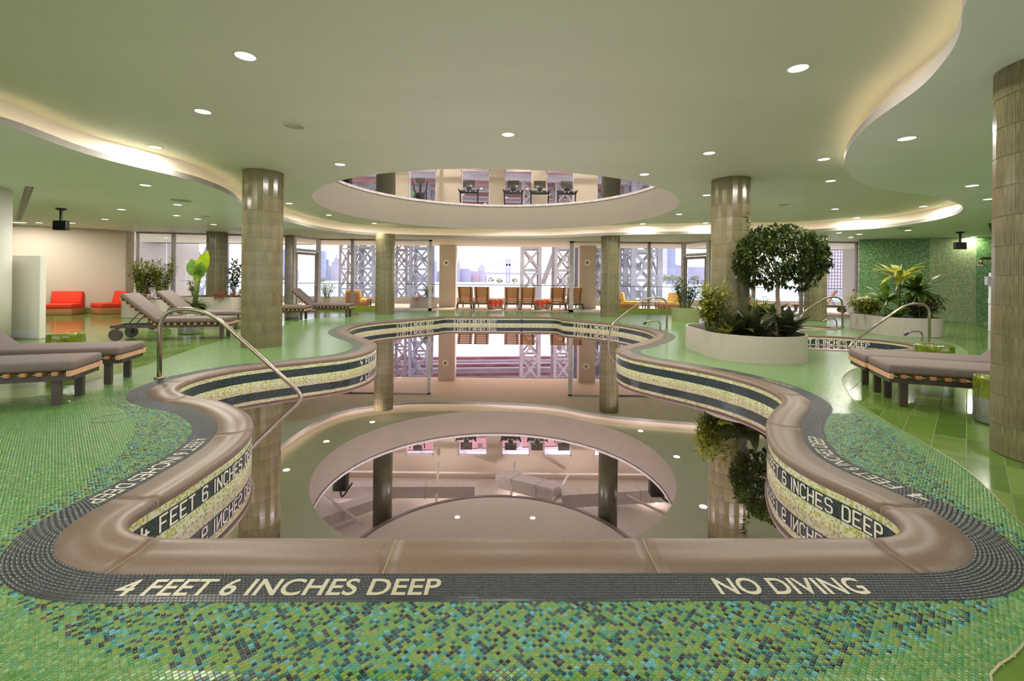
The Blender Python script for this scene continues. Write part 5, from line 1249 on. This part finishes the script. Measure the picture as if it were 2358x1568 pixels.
# planters at the far right
pc = (9.65, 11.25); q_ = Vector((9.72, 12.46))
planter('large white planter at the far right before the green wall', (pc[0], pc[1], 0), 1.32, 1.35, 0.55, 0.44)
planter('smaller white planter beside the far right large one', (q_.x, q_.y, 0), 0.70, 0.8, 0.33, 0.42)
rosette('fan_leaf_plant', 'large yellow green fan leaved plant in the far right planter', (pc[0] + 0.0, pc[1] + 0.1, 0.39), 34, 0.82, 0.13, 'leaf_yellow', tilt=(0.2, 1.6), droop=1.1, individual=True, seed=41, stem=1.05)
rosette('fan_leaf_plant', 'dark leafy crown under the yellow fan leaves', (pc[0] + 0.25, pc[1] - 0.1, 0.39), 40, 0.78, 0.13, 'leaf_dark', tilt=(0.0, 1.2), droop=0.9, individual=True, seed=42, stem=0.75)
rosette('broad_leaf_plant', 'broad paddle leaved plant at the left of the far right planter', (pc[0] - 0.35, pc[1] + 0.1, 0.39), 24, 0.72, 0.17, 'leaf_mid', tilt=(0.4, 1.6), droop=0.9, individual=True, seed=43, stem=0.45)
shrub('dark_fern', 'very dark fern at the right end of the far right planter', (pc[0] + 0.38, pc[1] - 0.05, 0.39), 18, 0.55, 0.50, 900, 0.15, 'leaf_deep', seed=44, lw=0.2, droop=0.9)
shrub('dark_fern', 'dark low fern behind the hot tub handrail', (pc[0] + 0.1, pc[1] - 0.35, 0.39), 12, 0.32, 0.36, 360, 0.12, 'leaf_deep', seed=45, lw=0.25, flowers='flower_purple')
lt = thing('peace_lily', 'white flowering lily in the far right planter', 'plant', (pc[0] - 0.32, pc[1] - 0.22, 0.39)); rg = random.Random(5); acc = MB(); fl = MB()
for k in range(22): a = k * 2.4; leaf(acc, (0, 0, 0), (math.cos(a), math.sin(a), rg.uniform(.5, 1.6)), rg.uniform(.35, .5), .09, .7, 4)
for dx, h in ((-0.08, 1.0), (0.06, 1.18), (-0.05, 0.66), (-0.30, 0.30), (0.1, 0.8)):
    MB().tube([(0, 0, -0.01), (dx * .5, 0, h * .6), (dx, 0, h)], 0.006, 5).build('flower_stalk', 'stem_green', lt); fl = MB(); leaf(fl, (dx, 0, h), (0.1, -0.2, 1), 0.17, 0.08, 0.1, 3); fl.build('flower', 'flower_white', lt)
acc.build('foliage', 'leaf_mid', lt, kind='stuff')
shrub('leafy_shrub', 'bright green leafy shrub in the smaller far right planter', (q_.x - 0.05, q_.y, 0.37), 18, 0.58, 0.52, 800, 0.17, 'leaf_olive', seed=46, lw=0.3, droop=0.9)
# green pot with airy shrub by the right windows
gp_ = Vector(PX(1590, 741)); t = thing('plant_pot', 'round pale green pot by the right glass panes', 'pot', (gp_.x, gp_.y + 0.42, 0)); a = MB(); a.lathe([(0.0, 0.0), (0.40, 0.0), (0.43, 0.42), (0.40, 0.42), (0.40, 0.36)], 36); a.build('shell', 'planter_green', t, smooth=False); a = MB(); a.lathe([(0, 0.37), (0.40, 0.37)], 24); a.build('soil', 'soil', t)
shrub('leafy_shrub', 'airy shrub with fine leaves in the pale green pot', (gp_.x, gp_.y + 0.42, 0.38), 22, 0.92, 0.50, 1000, 0.10, 'leaf_dark', seed=47, base_r=0.2)
# left window plants
pl_ = Vector(PX(335, 738)); planter('long white planter under the left window', (-10.95, 13.85, 0), 1.35, 0.8, 0.2, 0.55)
shrub('leafy_shrub', 'dense shrub at the left in the window planter', (-11.25, 13.85, 0.50), 18, 1.22, 0.48, 1500, 0.12, 'leaf_olive', seed=51)
shrub('leafy_shrub', 'tall feathery shrub at the right in the window planter', (-10.62, 13.85, 0.50), 18, 1.28, 0.40, 1500, 0.10, 'leaf_olive', seed=52)
shrub('red_croton', 'low red leaved plant along the window planter edge', (-10.9, 13.55, 0.50), 12, 0.16, 0.36, 240, 0.08, 'leaf_red', seed=53, base_r=0.36)
planter('long white planter around the far left column', (-9.75, 15.35, 0), 2.2, 1.9, 0.2, 0.60)
shrub('red_croton', 'low red leaved plant at the foot of the far left column', (-9.15, 14.65, 0.55), 16, 0.20, 0.42, 320, 0.09, 'leaf_red', seed=54, base_r=0.45)
shrub('leafy_shrub', 'yellow green upright shrub left of the far left column', (-10.2, 14.65, 0.55), 10, 0.62, 0.18, 260, 0.11, 'leaf_yellow', seed=55)
shrub('leafy_shrub', 'tall leafy plant right of the far left column', (-9.25, 15.1, 0.55), 8, 1.35, 0.28, 330, 0.16, 'leaf_dark', seed=56, lw=0.4)
g0 = PD(448, 730, 12.3); t = thing('plant_pot', 'pale green pot holding the broad leaved plant', 'pot', (g0.x, 12.3, 0)); a = MB(); a.lathe([(0.0, 0.0), (0.20, 0.0), (0.24, 0.5), (0.22, 0.5), (0.22, 0.46)], 30); a.build('shell', 'planter_green', t); a = MB(); a.lathe([(0, 0.46), (0.22, 0.46)], 20); a.build('soil', 'soil', t)
bt = thing('banana_plant', 'bright broad leaved plant standing tall before the left windows', 'plant', (g0.x, 12.3, 0.47)); a = MB(); a.tube([(0, 0, -0.01), (0.06, 0, 0.5), (0.10, 0, 0.8)], [0.06, 0.055, 0.05], 9); a.build('stem', 'stem_green', bt, smooth=True)
for k, (p, d, l, w_, m_) in enumerate([((0.08, 0, .75), (0.45, 0.05, 1.6), 0.78, 0.26, 'leaf_bright'), ((0.06, 0, .72), (-0.25, -0.1, 1.2), 0.55, 0.30, 'leaf_mid'), ((0.1, 0, .7), (0.35, -0.2, 1.5), 0.5, 0.24, 'leaf_mid'), ((0.08, 0, .6), (0.05, -.25, 0.9), 0.24, 0.16, 'leaf_bright'), ((0.05, 0, .62), (-1, -.1, .25), 0.5, 0.07, 'leaf_dark'), ((0.05, 0, .62), (1, -.1, .3), 0.45, 0.07, 'leaf_dark')]):
    lf_ = MB(); leaf(lf_, p, d, l, w_ * (1.25 if k < 4 else 1.0), 0.25, 4, fold=0.2, side=(1.0, 0.35, 0) if k < 4 else None); lf_.build('leaf', m_, bt, smooth=True)
rosette('broad_leaf_plant', 'dark leafy plant around the foot of the bright broad leaved plant', (g0.x + 0.02, 12.2, 0.465), 40, 0.46, 0.15, 'leaf_dark', tilt=(0.0, 1.0), droop=0.8, seed=61)
rosette('red_croton', 'reddish long leaved plant left of the pale green pot', (g0.x - 0.18, 12.3, 0.465), 12, 0.5, 0.07, 'leaf_red', tilt=(0.3, 1.0), droop=0.9, seed=62)

# ------------------------------------------------------------------ terrace
mb = MB(); mb.fill([[(-24, 15.9), (-13.35, 16.05), (-8.1, 16.95), (-7.69, 18.12), (6.8, 18.12), (7.33, 17.05), (12.9, 17.05), (24, 15), (24, 23.6), (-24, 23.6)]], -0.008); struct(mb.build('floor_terrace', 'terrace_floor'), 'pale terrace floor outside the windows')
for px, D, lb in ((1030, 20.55, 'left cream terrace pillar with a round clock like speaker'), (1354, 20.4, 'right cream terrace pillar with a round clock like speaker')):
    a = PD(px, 640, D); t = thing('terrace_pillar', lb, 'pillar', (a.x, D + 0.3, 0)); rbox('shaft', (0.74, 0.6, 3.4), 0.01, 'pillar_cream', t, (0, 0, 1.7))
    c = PD(px - 2, 605, D); k = MB(); k.lathe([(0.155, 0.0), (0.155, 0.03), (0.13, 0.045), (0.05, 0.045)], 28); k.v = [(x, -z, y) for x, y, z in k.v]; o = k.build('round_speaker', 'clock_rim', t); o.location = (c.x - a.x, -0.30, c.z); k = MB(); k.lathe([(0.0, 0.047), (0.052, 0.047)], 20); k.v = [(x, -z, y) for x, y, z in k.v]; o = k.build('speaker_core', 'clock_core', t); o.location = (c.x - a.x, -0.30, c.z)
struct(MB().box(-24, 24, 21.0, 21.4, ROOF_LO, 4.0).build('trim_2', 'warm_wall'), 'cream edge beam over the terrace')
struct(MB().box(-24, 24, 23.3, 23.6, -0.01, 0.31).build('wall_parapet', 'planter_white'), 'low white parapet of the terrace')
gr = thing('glass_railing', 'long glass railing with thin top rail at the terrace edge', 'railing', (0, 23.45, 0.31))
MB().box(-24, 24, -0.02, 0.02, 0.66, 0.69).build('top_rail', 'dark_frame', gr)
for k in range(20): MB().box(-24 + k * 2.4 + 0.01, -24 + (k + 1) * 2.4 - 0.01, -0.008, 0.008, 0.0, 0.66).build('pane', 'rail_glass', gr)
wl = make_lounger('x', cushion=False, back=58.0, L_=1.9, W=0.66, flat=1.2, group='wooden slatted loungers on the terrace', name='terrace_lounger')
for i, (px, lb) in enumerate([(1071, 'leftmost wooden lounger on the terrace seen from behind'), (1109, 'second wooden lounger from the left on the terrace'), (1179, 'wooden lounger between the two orange stools, left one'), (1215, 'wooden lounger between the two orange stools, right one'), (1285, 'wooden lounger left of the right sliding glass door'), (1324, 'wooden lounger behind the right sliding glass door')]):
    x = PD(px, 700, 19.25).x; loc = (x, 20.75, 0)
    if i == 0: wl.location = loc; wl.rotation_euler = (0, 0, R(-90)); wl['label'] = lb
    else: dup(wl, loc, R(-90), lb)
x = PD(1915, 700, 19.0).x; dup(wl, (x - 0.9, 20.2, 0), R(-25), 'wooden lounger behind the small far tub'); x = PD(1770, 700, 19.0).x; dup(wl, (x + 0.9, 20.6, 0), R(200), 'wooden lounger glimpsed under the clipped tree')
so = make_stool('orange glazed stool left on the terrace', 'glaze_orange', 'orange glazed stools'); so.location = (PD(1136, 700, 19.6).x, 19.6, 0); dup(so, (PD(1147, 700, 19.9).x, 20.05, 0), 1.0, 'orange glazed stool behind the left terrace one'); dup(so, (PD(1243, 700, 19.6).x, 19.6, 0), 2.0, 'orange glazed stool right on the terrace'); dup(so, (PD(1255, 700, 19.9).x, 20.05, 0), 3.0, 'orange glazed stool behind the right terrace one')
def lawn_chair(label):
    t = thing('terrace_chair', label, 'chair', group='yellow terrace lounge chairs'); rbox('plinth', (0.78, 0.8, 0.18), 0.01, 'chair_wood', t, (0, 0, 0.10)); rbox('seat_cushion', (0.78, 0.8, 0.14), 0.03, 'yellow_cushion', t, (0, 0, 0.26)); rbox('back_cushion', (0.76, 0.14, 0.42), 0.03, 'yellow_cushion', t, (0, 0.34, 0.52), (R(-14), 0, 0)); MB().box(-.36, .36, .40, .44, 0.02, .6).build('back_panel', 'chair_wood', t); return t
yc = lawn_chair('yellow lounge chair outside behind the left glass pane'); yc.location = (PD(824, 700, 20.8).x, 20.9, 0); yc.rotation_euler = (0, 0, R(160)); dup(yc, (PD(1452, 700, 20.8).x, 20.9, 0), R(70), 'yellow lounge chair outside behind the right glass pane'); dup(yc, (PD(1545, 700, 20.8).x, 21.2, 0), R(-70), 'yellow lounge chair half hidden by the airy shrub')
def low_table(px, lb):
    t = thing('low_table', lb, 'table', (PD(px, 700, 20.9).x, 20.9, 0)); rbox('top', (0.7, 0.5, 0.04), 0.01, 'teak_light', t, (0, 0, 0.32))
    for sx in (-1, 1):
        for sy in (-1, 1): MB().box(sx * .3 - .02, sx * .3 + .02, sy * .2 - .02, sy * .2 + .02, 0, 0.30).build('leg', 'dark_frame', t)
low_table(866, 'low wooden table next to the left yellow chair'); low_table(1498, 'low wooden table next to the right yellow chair')
planter('white terrace planter behind the left sliding door', (PD(972, 700, 19.4).x, 19.7, 0), 1.15, 0.7, 0.3, 0.45); q_ = PD(972, 700, 19.4)
shrub('leafy_shrub', 'yellow flowering shrub in the terrace planter', (q_.x + 0.22, 19.7, 0.40), 12, 0.62, 0.24, 420, 0.09, 'leaf_yellow', seed=71); rosette('broad_leaf_plant', 'reddish broad leaved plant in the terrace planter', (q_.x - 0.25, 19.65, 0.40), 10, 0.55, 0.10, 'leaf_red', seed=72, tilt=(.1, 1.0))
for i, (px, D, lb, m_, fl) in enumerate([(752, 20.2, 'yellow green shrub in a white pot outside the left panes', 'leaf_yellow', None), (1392, 19.5, 'orange flowering plant in a white pot beside the slim column', 'leaf_mid', 'flower_orange')]):
    q_ = PD(px, 700, D); t = thing('plant_pot', 'white terrace pot holding the ' + ('yellow green shrub' if i == 0 else 'orange flowers'), 'pot', (q_.x, D, 0)); a = MB(); a.lathe([(0, 0), (0.16, 0), (0.22, 0.36), (0.2, 0.36), (0.2, 0.3)], 24); a.build('shell', 'planter_white', t); a = MB(); a.lathe([(0, 0.31), (0.2, 0.31)], 20); a.build('soil', 'soil', t)
    shrub('leafy_shrub', lb, (q_.x, D, 0.315), 14, 0.78 if i == 0 else 0.62, 0.36, 480, 0.10, m_, seed=75 + i, flowers=fl)
# neighbouring white panel walls on both sides of the terrace
def panel_wall(name, a, b, h, n, label):
    a, b = Vector((a[0], a[1], 0)), Vector((b[0], b[1], 0)); t = thing(name, label, 'wall panel', tuple(a)); d = b - a; L_ = d.length; u = d.normalized(); an = math.atan2(u.y, u.x)
    for k in range(n): rbox('panel', (L_ / n - 0.015, 0.12, h), 0.006, 'grey_panel', t, tuple(u * (L_ * (k + .5) / n) + Vector((0, 0, h / 2))), (0, 0, an))
panel_wall('panel_wall', (-19.5, 19.4), (-15.3, 22.3), 6.0, 4, 'white panelled wall outside the left windows'); panel_wall('panel_wall', (15.05, 20.8), (18.5, 18.4), 6.0, 3, 'pale panelled wall outside the right window')

# ------------------------------------------------------------------ river, bridge, city
struct(MB().box(-900, 900, 30, 1500, -6.2, -5.2).build('ground_river', 'river'), 'pale river beyond the terrace')
struct(MB().box(-60, 60, 23.7, 34, -6.2, -1.0).build('ground_quay', 'shore'), 'pale quay below the terrace')
struct(MB().box(-60, 60, -60, -7.6, -1.2, -0.3).build('ground_court', 'shore'), 'pale ground outside the back windows')  # unseen ground added behind, bounces light up to the ceiling
def lattice(name, label, px0, px1, D, ytop_z, dep, n_mod, mod0, m, extra_diag=False, taper=0.0):
    """steel tower leg: four posts, struts and crossed braces per module"""
    xa, xb = PD(px0, 646, D).x, PD(px1, 646, D).x; t = thing(name, label, 'bridge tower', ((xa + xb) / 2, D, -6)); W = xb - xa; H = ytop_z + 6; pw = 0.16 * W
    def xs_(s_, z): return s_ * (W / 2 - pw / 2 + taper * (H - z) / H)
    for s_ in (-1, 1):
        for d in (0, dep): MB().bar((xs_(s_, 0), d, 0), (xs_(s_, H), d, H), pw, pw * 0.8).build('post', m, t)
    hm = H / n_mod; br = 0.10 * W
    for k in range(n_mod):
        z0, z1 = k * hm, (k + 1) * hm
        for d in (0, dep):
            MB().bar((xs_(-1, z0), d, z0), (xs_(1, z0), d, z0), br * .8, br).build('strut', m, t)
            MB().bar((xs_(-1, z0), d, z0), (xs_(1, z1), d, z1), br * .7, br).build('brace', m, t); MB().bar((xs_(1, z0), d, z0), (xs_(-1, z1), d, z1), br * .7, br).build('brace', m, t)
            MB().box(-br * 1.1, br * 1.1, d - br * .5, d + br * .5, (z0 + z1) / 2 - br * 1.3, (z0 + z1) / 2 + br * 1.3).build('gusset', m, t)
        for s_ in (-1, 1):
            MB().bar((xs_(s_, z0), 0, z0), (xs_(s_, z1), dep, z1), br * .5, br * .6).build('side_brace', m, t)
    if extra_diag: MB().bar((W * .75, 0.5, 0), (-W * .05, 0.5, H), br * 1.5, br * 1.2).build('long_diagonal', m, t); MB().bar((-W * .05, .5, 0.6 * H), (W * .3, .5, 0.2 * H), br).build('short_diagonal', m, t)
    return t
lattice('bridge_tower', 'left steel lattice leg of the bridge seen left of the slim column', 816, 860, 62, 20, 3.2, 9, 0, 'bridge_steel', taper=0.25)
lattice('bridge_tower', 'partly hidden outer lattice leg at the far left of the bridge', 783, 812, 66, 20, 3.2, 9, 0, 'bridge_steel_warm', taper=0.25)
lattice('bridge_tower', 'steel lattice leg seen through the left sliding door, right one', 944, 988, 62, 20, 3.2, 9, 0, 'bridge_steel', taper=0.25)
lattice('bridge_tower', 'steel lattice leg just right of the slim left column', 900, 936, 66, 20, 3.2, 9, 0, 'bridge_steel_warm', taper=0.25)
lattice('bridge_tower', 'wide steel lattice leg right of the open doors view', 1199, 1247, 60, 20, 4.0, 9, 0, 'bridge_steel_warm')
lattice('bridge_tower', 'steel lattice leg with long diagonal beside the wide one', 1276, 1322, 60, 20, 4.0, 9, 0, 'bridge_steel_warm')
lattice('bridge_tower', 'steel lattice leg seen between right door and slim column', 1332, 1392, 64, 20, 4.0, 7, 0, 'bridge_steel')
lattice('bridge_tower', 'large steel lattice leg behind the right glass panes', 1452, 1524, 58, 20, 4.0, 7, 0, 'bridge_steel')
lattice('bridge_tower', 'lattice leg half hidden behind the slim right column', 1396, 1446, 66, 20, 4.0, 7, 0, 'bridge_steel')
lattice('bridge_tower', 'steel lattice leg behind the far left windows', 440, 486, 50, 20, 3.0, 7, 0, 'bridge_steel')
o = MB().bar(PD(1250, 654, 61), PD(1292, 540, 61) , 0.8, 0.6).build('bridge_strut', 'bridge_steel_warm'); tag(o, 'sloping riveted strut between the two right lattice legs', 'bridge strut')
# bridge deck overhead
dk = thing('bridge_deck', 'wide steel bridge deck with red girders crossing overhead', 'bridge', (0, 72, 15), R(6))
cols_ = ['bridge_red', 'bridge_brown', 'bridge_pale', 'bridge_brown', 'bridge_red', 'bridge_pale', 'bridge_pale', 'bridge_brown']
for k in range(26):
    y = -26 + k * 2.0; MB().box(-90, 90, y, y + (0.5 if k % 3 else 0.8), -1.0 + 0.25 * (k % 2), 0).build('girder', cols_[k % 8], dk)
for k in range(46):
    x = -90 + k * 4.0; MB().box(x, x + 0.5, -26, 26, -0.45, 0.1).build('floor_beam', 'bridge_brown' if k % 2 else 'bridge_pale', dk)
MB().box(-90, 90, -26, 26, 0.1, 0.4).build('deck_plate', 'bridge_pale', dk)
for k in range(30):
    x = -60 + k * 4.0; MB().bar((x, 26, 0), (x + 4, 26, 3.0), 0.25).build('truss_diagonal', 'bridge_pale', dk); MB().bar((x, -26, 0), (x + 4, -26, 3.0), 0.25).build('truss_diagonal', 'bridge_pale', dk)
for y in (-26, 26): MB().box(-90, 90, y - .2, y + .2, 3.0, 3.4).build('truss_chord', 'bridge_red', dk)
# far suspension bridge
fb = thing('suspension_bridge', 'far suspension bridge with one tall tower across the river', 'bridge', (PD(1170, 646, 1000).x, 1000, -6)); s_ = 1000 / F
def fz(y): return (646 - y) * s_ + HD + 6
for dx in (-3, 3): MB().box(dx - 1.7, dx + 1.7, -2, 2, 0, fz(597)).build('tower_leg', 'city_slate', fb)
MB().box(-6, 6, -2, 2, fz(612), fz(608)).build('tower_strut', 'city_slate', fb); MB().box(-5, 5, -4, 4, 0, fz(648)).build('tower_pier', 'city_slate', fb)
MB().box(-90, 400, -3, 3, fz(632), fz(628)).build('deck', 'city_slate', fb); MB().box(-90, 400, -3, 3, fz(636), fz(635)).build('lower_deck', 'city_slate', fb)
for sg in (-1, 1):
    pl = [(sg * x, 0, fz(598) - (fz(598) - fz(625)) * (1 - (1 - x / 110) ** 2)) for x in np.linspace(0, 110 if sg > 0 else 55, 14)]; MB().tube(pl, 0.8, 5).build('cable', 'city_slate', fb)
# far shore, trees and city blocks
struct(MB().box(-900, 900, 900, 1400, -6.2, -4.0).build('ground_far_shore', 'shore'), 'pale far river bank')
rgc = random.Random(9)
def building(px0, px1, ytop, m, D=None, steps=(), label='', ybase=650):
    D = D or 1050; a, b = PD(px0, ytop, D), PD(px1, ytop, D); t = thing('city_building', label, 'building', ((a.x + b.x) / 2, D + 15, -4.2)); w_ = b.x - a.x; h = a.z + 4.2
    MB().box(-w_ / 2, w_ / 2, -5, 5, 0, h).build('block', m, t)
    z = h
    for fr_, dh in steps: MB().box(-w_ / 2 * fr_, w_ / 2 * fr_, -5 * fr_, 5 * fr_, z - 0.05, z + dh * D / F).build('setback', m, t); z += dh * D / F
    return t
cty = ['city_slate', 'city_pale', 'city_rose', 'city_blue', 'city_light']
SKY = [(646, 656, 573, 3, (), 'tall flat slab tower left of the grey door post'), (656, 676, 606, 2, ((.7, 8), (.35, 8)), 'stepped tower beside the grey door post'), (640, 680, 622, 0, (), 'low wide block behind the left lounger'), (733, 744, 580, 3, ((.8, 3),), 'flat topped tower right of the left glass door'), (744, 751, 596, 3, (), 'shorter slab beside the flat topped tower'),
       (752, 786, 612, 1, ((.6, 10), (.35, 8), (.1, 10)), 'spired civic tower left of the lattice leg'), (735, 790, 625, 0, (), 'low block under the spired tower'), (772, 790, 606, 2, (), 'pink brown block beside the lattice leg'), (860, 880, 616, 0, (), 'low block left of the slim column'), (994, 1004, 600, 3, (), 'narrow tower beside the left pillar'), (1000, 1012, 624, 0, (), 'low block beside the left pillar'),
       (1050, 1058, 606, 3, ((.5, 6),), 'curved tower right of the left pillar'), (1052, 1084, 620, 0, ((.7, 2),), 'grey block with flat roof in the open door view'), (1082, 1102, 624, 2, (), 'pinkish low block in the open door view'), (1100, 1116, 614, 1, ((.6, 4), (.2, 4)), 'domed tower in the open door view'), (1060, 1120, 632, 0, (), 'long low waterfront block in the open door view'), (940, 990, 630, 0, (), 'low block behind the left sliding door'),
       (1330, 1360, 632, 3, (), 'low block behind the right pillar'), (1368, 1384, 606, 4, (), 'pale tower right of the right pillar'), (1524, 1540, 560, 4, (), 'very tall pale tower behind the right panes'), (1539, 1559, 548, 3, (), 'very tall blue glass tower behind the right panes'), (1520, 1575, 610, 0, ((.5, 3),), 'wide slab block under the tall towers'), (1590, 1640, 614, 0, (), 'wide block behind the right terrace door'),
       (320, 480, 628, 1, (), 'low wide block behind the far left windows'), (1660, 1720, 622, 2, (), 'low block behind the planted column')]
for k, (a, b, yt, mi, stp, lb) in enumerate(SKY): building(a, b, yt, cty[mi], 1000 + 12 * k, stp, lb)
bt_ = thing('brick_tower', 'tall brick apartment tower with rows of windows behind the right window', 'building', (PD(1912, 600, 180).x, 186, -4)); a, b = PD(1893, 572, 180), PD(1936, 572, 180); w_, h = b.x - a.x + 3, a.z + 4
MB().box(-w_ / 2, w_ / 2, -6, 6, 0, h).build('block', 'brick_building', bt_)
wb = MB(); wb.box(-0.30, 0.30, -6.06, -5.98, -0.45, 0.45); w0_ = wb.build('window', 'bright_window', bt_); first_ = True
for i in range(9):
    for j in range(16):
        o = w0_ if first_ else link('window', w0_.data, bt_); first_ = False; o.location = (-w_ / 2 + (i + .5) * w_ / 9, 0, h - 1.0 - j * 1.3)
for k, (px, py, r, D) in enumerate([(1535, 643, 9, 760), (1550, 641, 9, 765), (1566, 643, 9, 770), (1600, 642, 9, 775), (660, 642, 8, 780), (740, 645, 8, 785), (1130, 645, 7, 790), (1150, 647, 7, 795), (1185, 647, 7, 800)]):
    p = PD(px, py, D); t = thing('shore_tree', 'pale green tree %s on the far river bank' % ['left of three', 'middle of three', 'right of three', 'behind the right terrace door', 'beside the grey door post', 'right of the left glass door', 'left of the far bridge tower', 'close to the far bridge tower', 'right of the far bridge tower'][k], 'tree', (p.x, D, -5.2)); rr_ = r * D / F; fo_ = MB(); rg = random.Random(k)
    for j in range(160): d = rnd_dir(-0.6, 1, rg); leaf(fo_, (d.x * rr_ * .9, d.y * rr_ * .9, p.z + 5.2 + d.z * rr_ * .7), rnd_dir(-.5, 1, rg), rr_ * .5, rr_ * .4, .3, 2)
    fo_.build('crown', 'far_trees', t, kind='stuff'); MB().tube([(0, 0, 0), (0, 0, p.z + 5.2)], rr_ * 0.1, 6).build('trunk', 'bark', t)
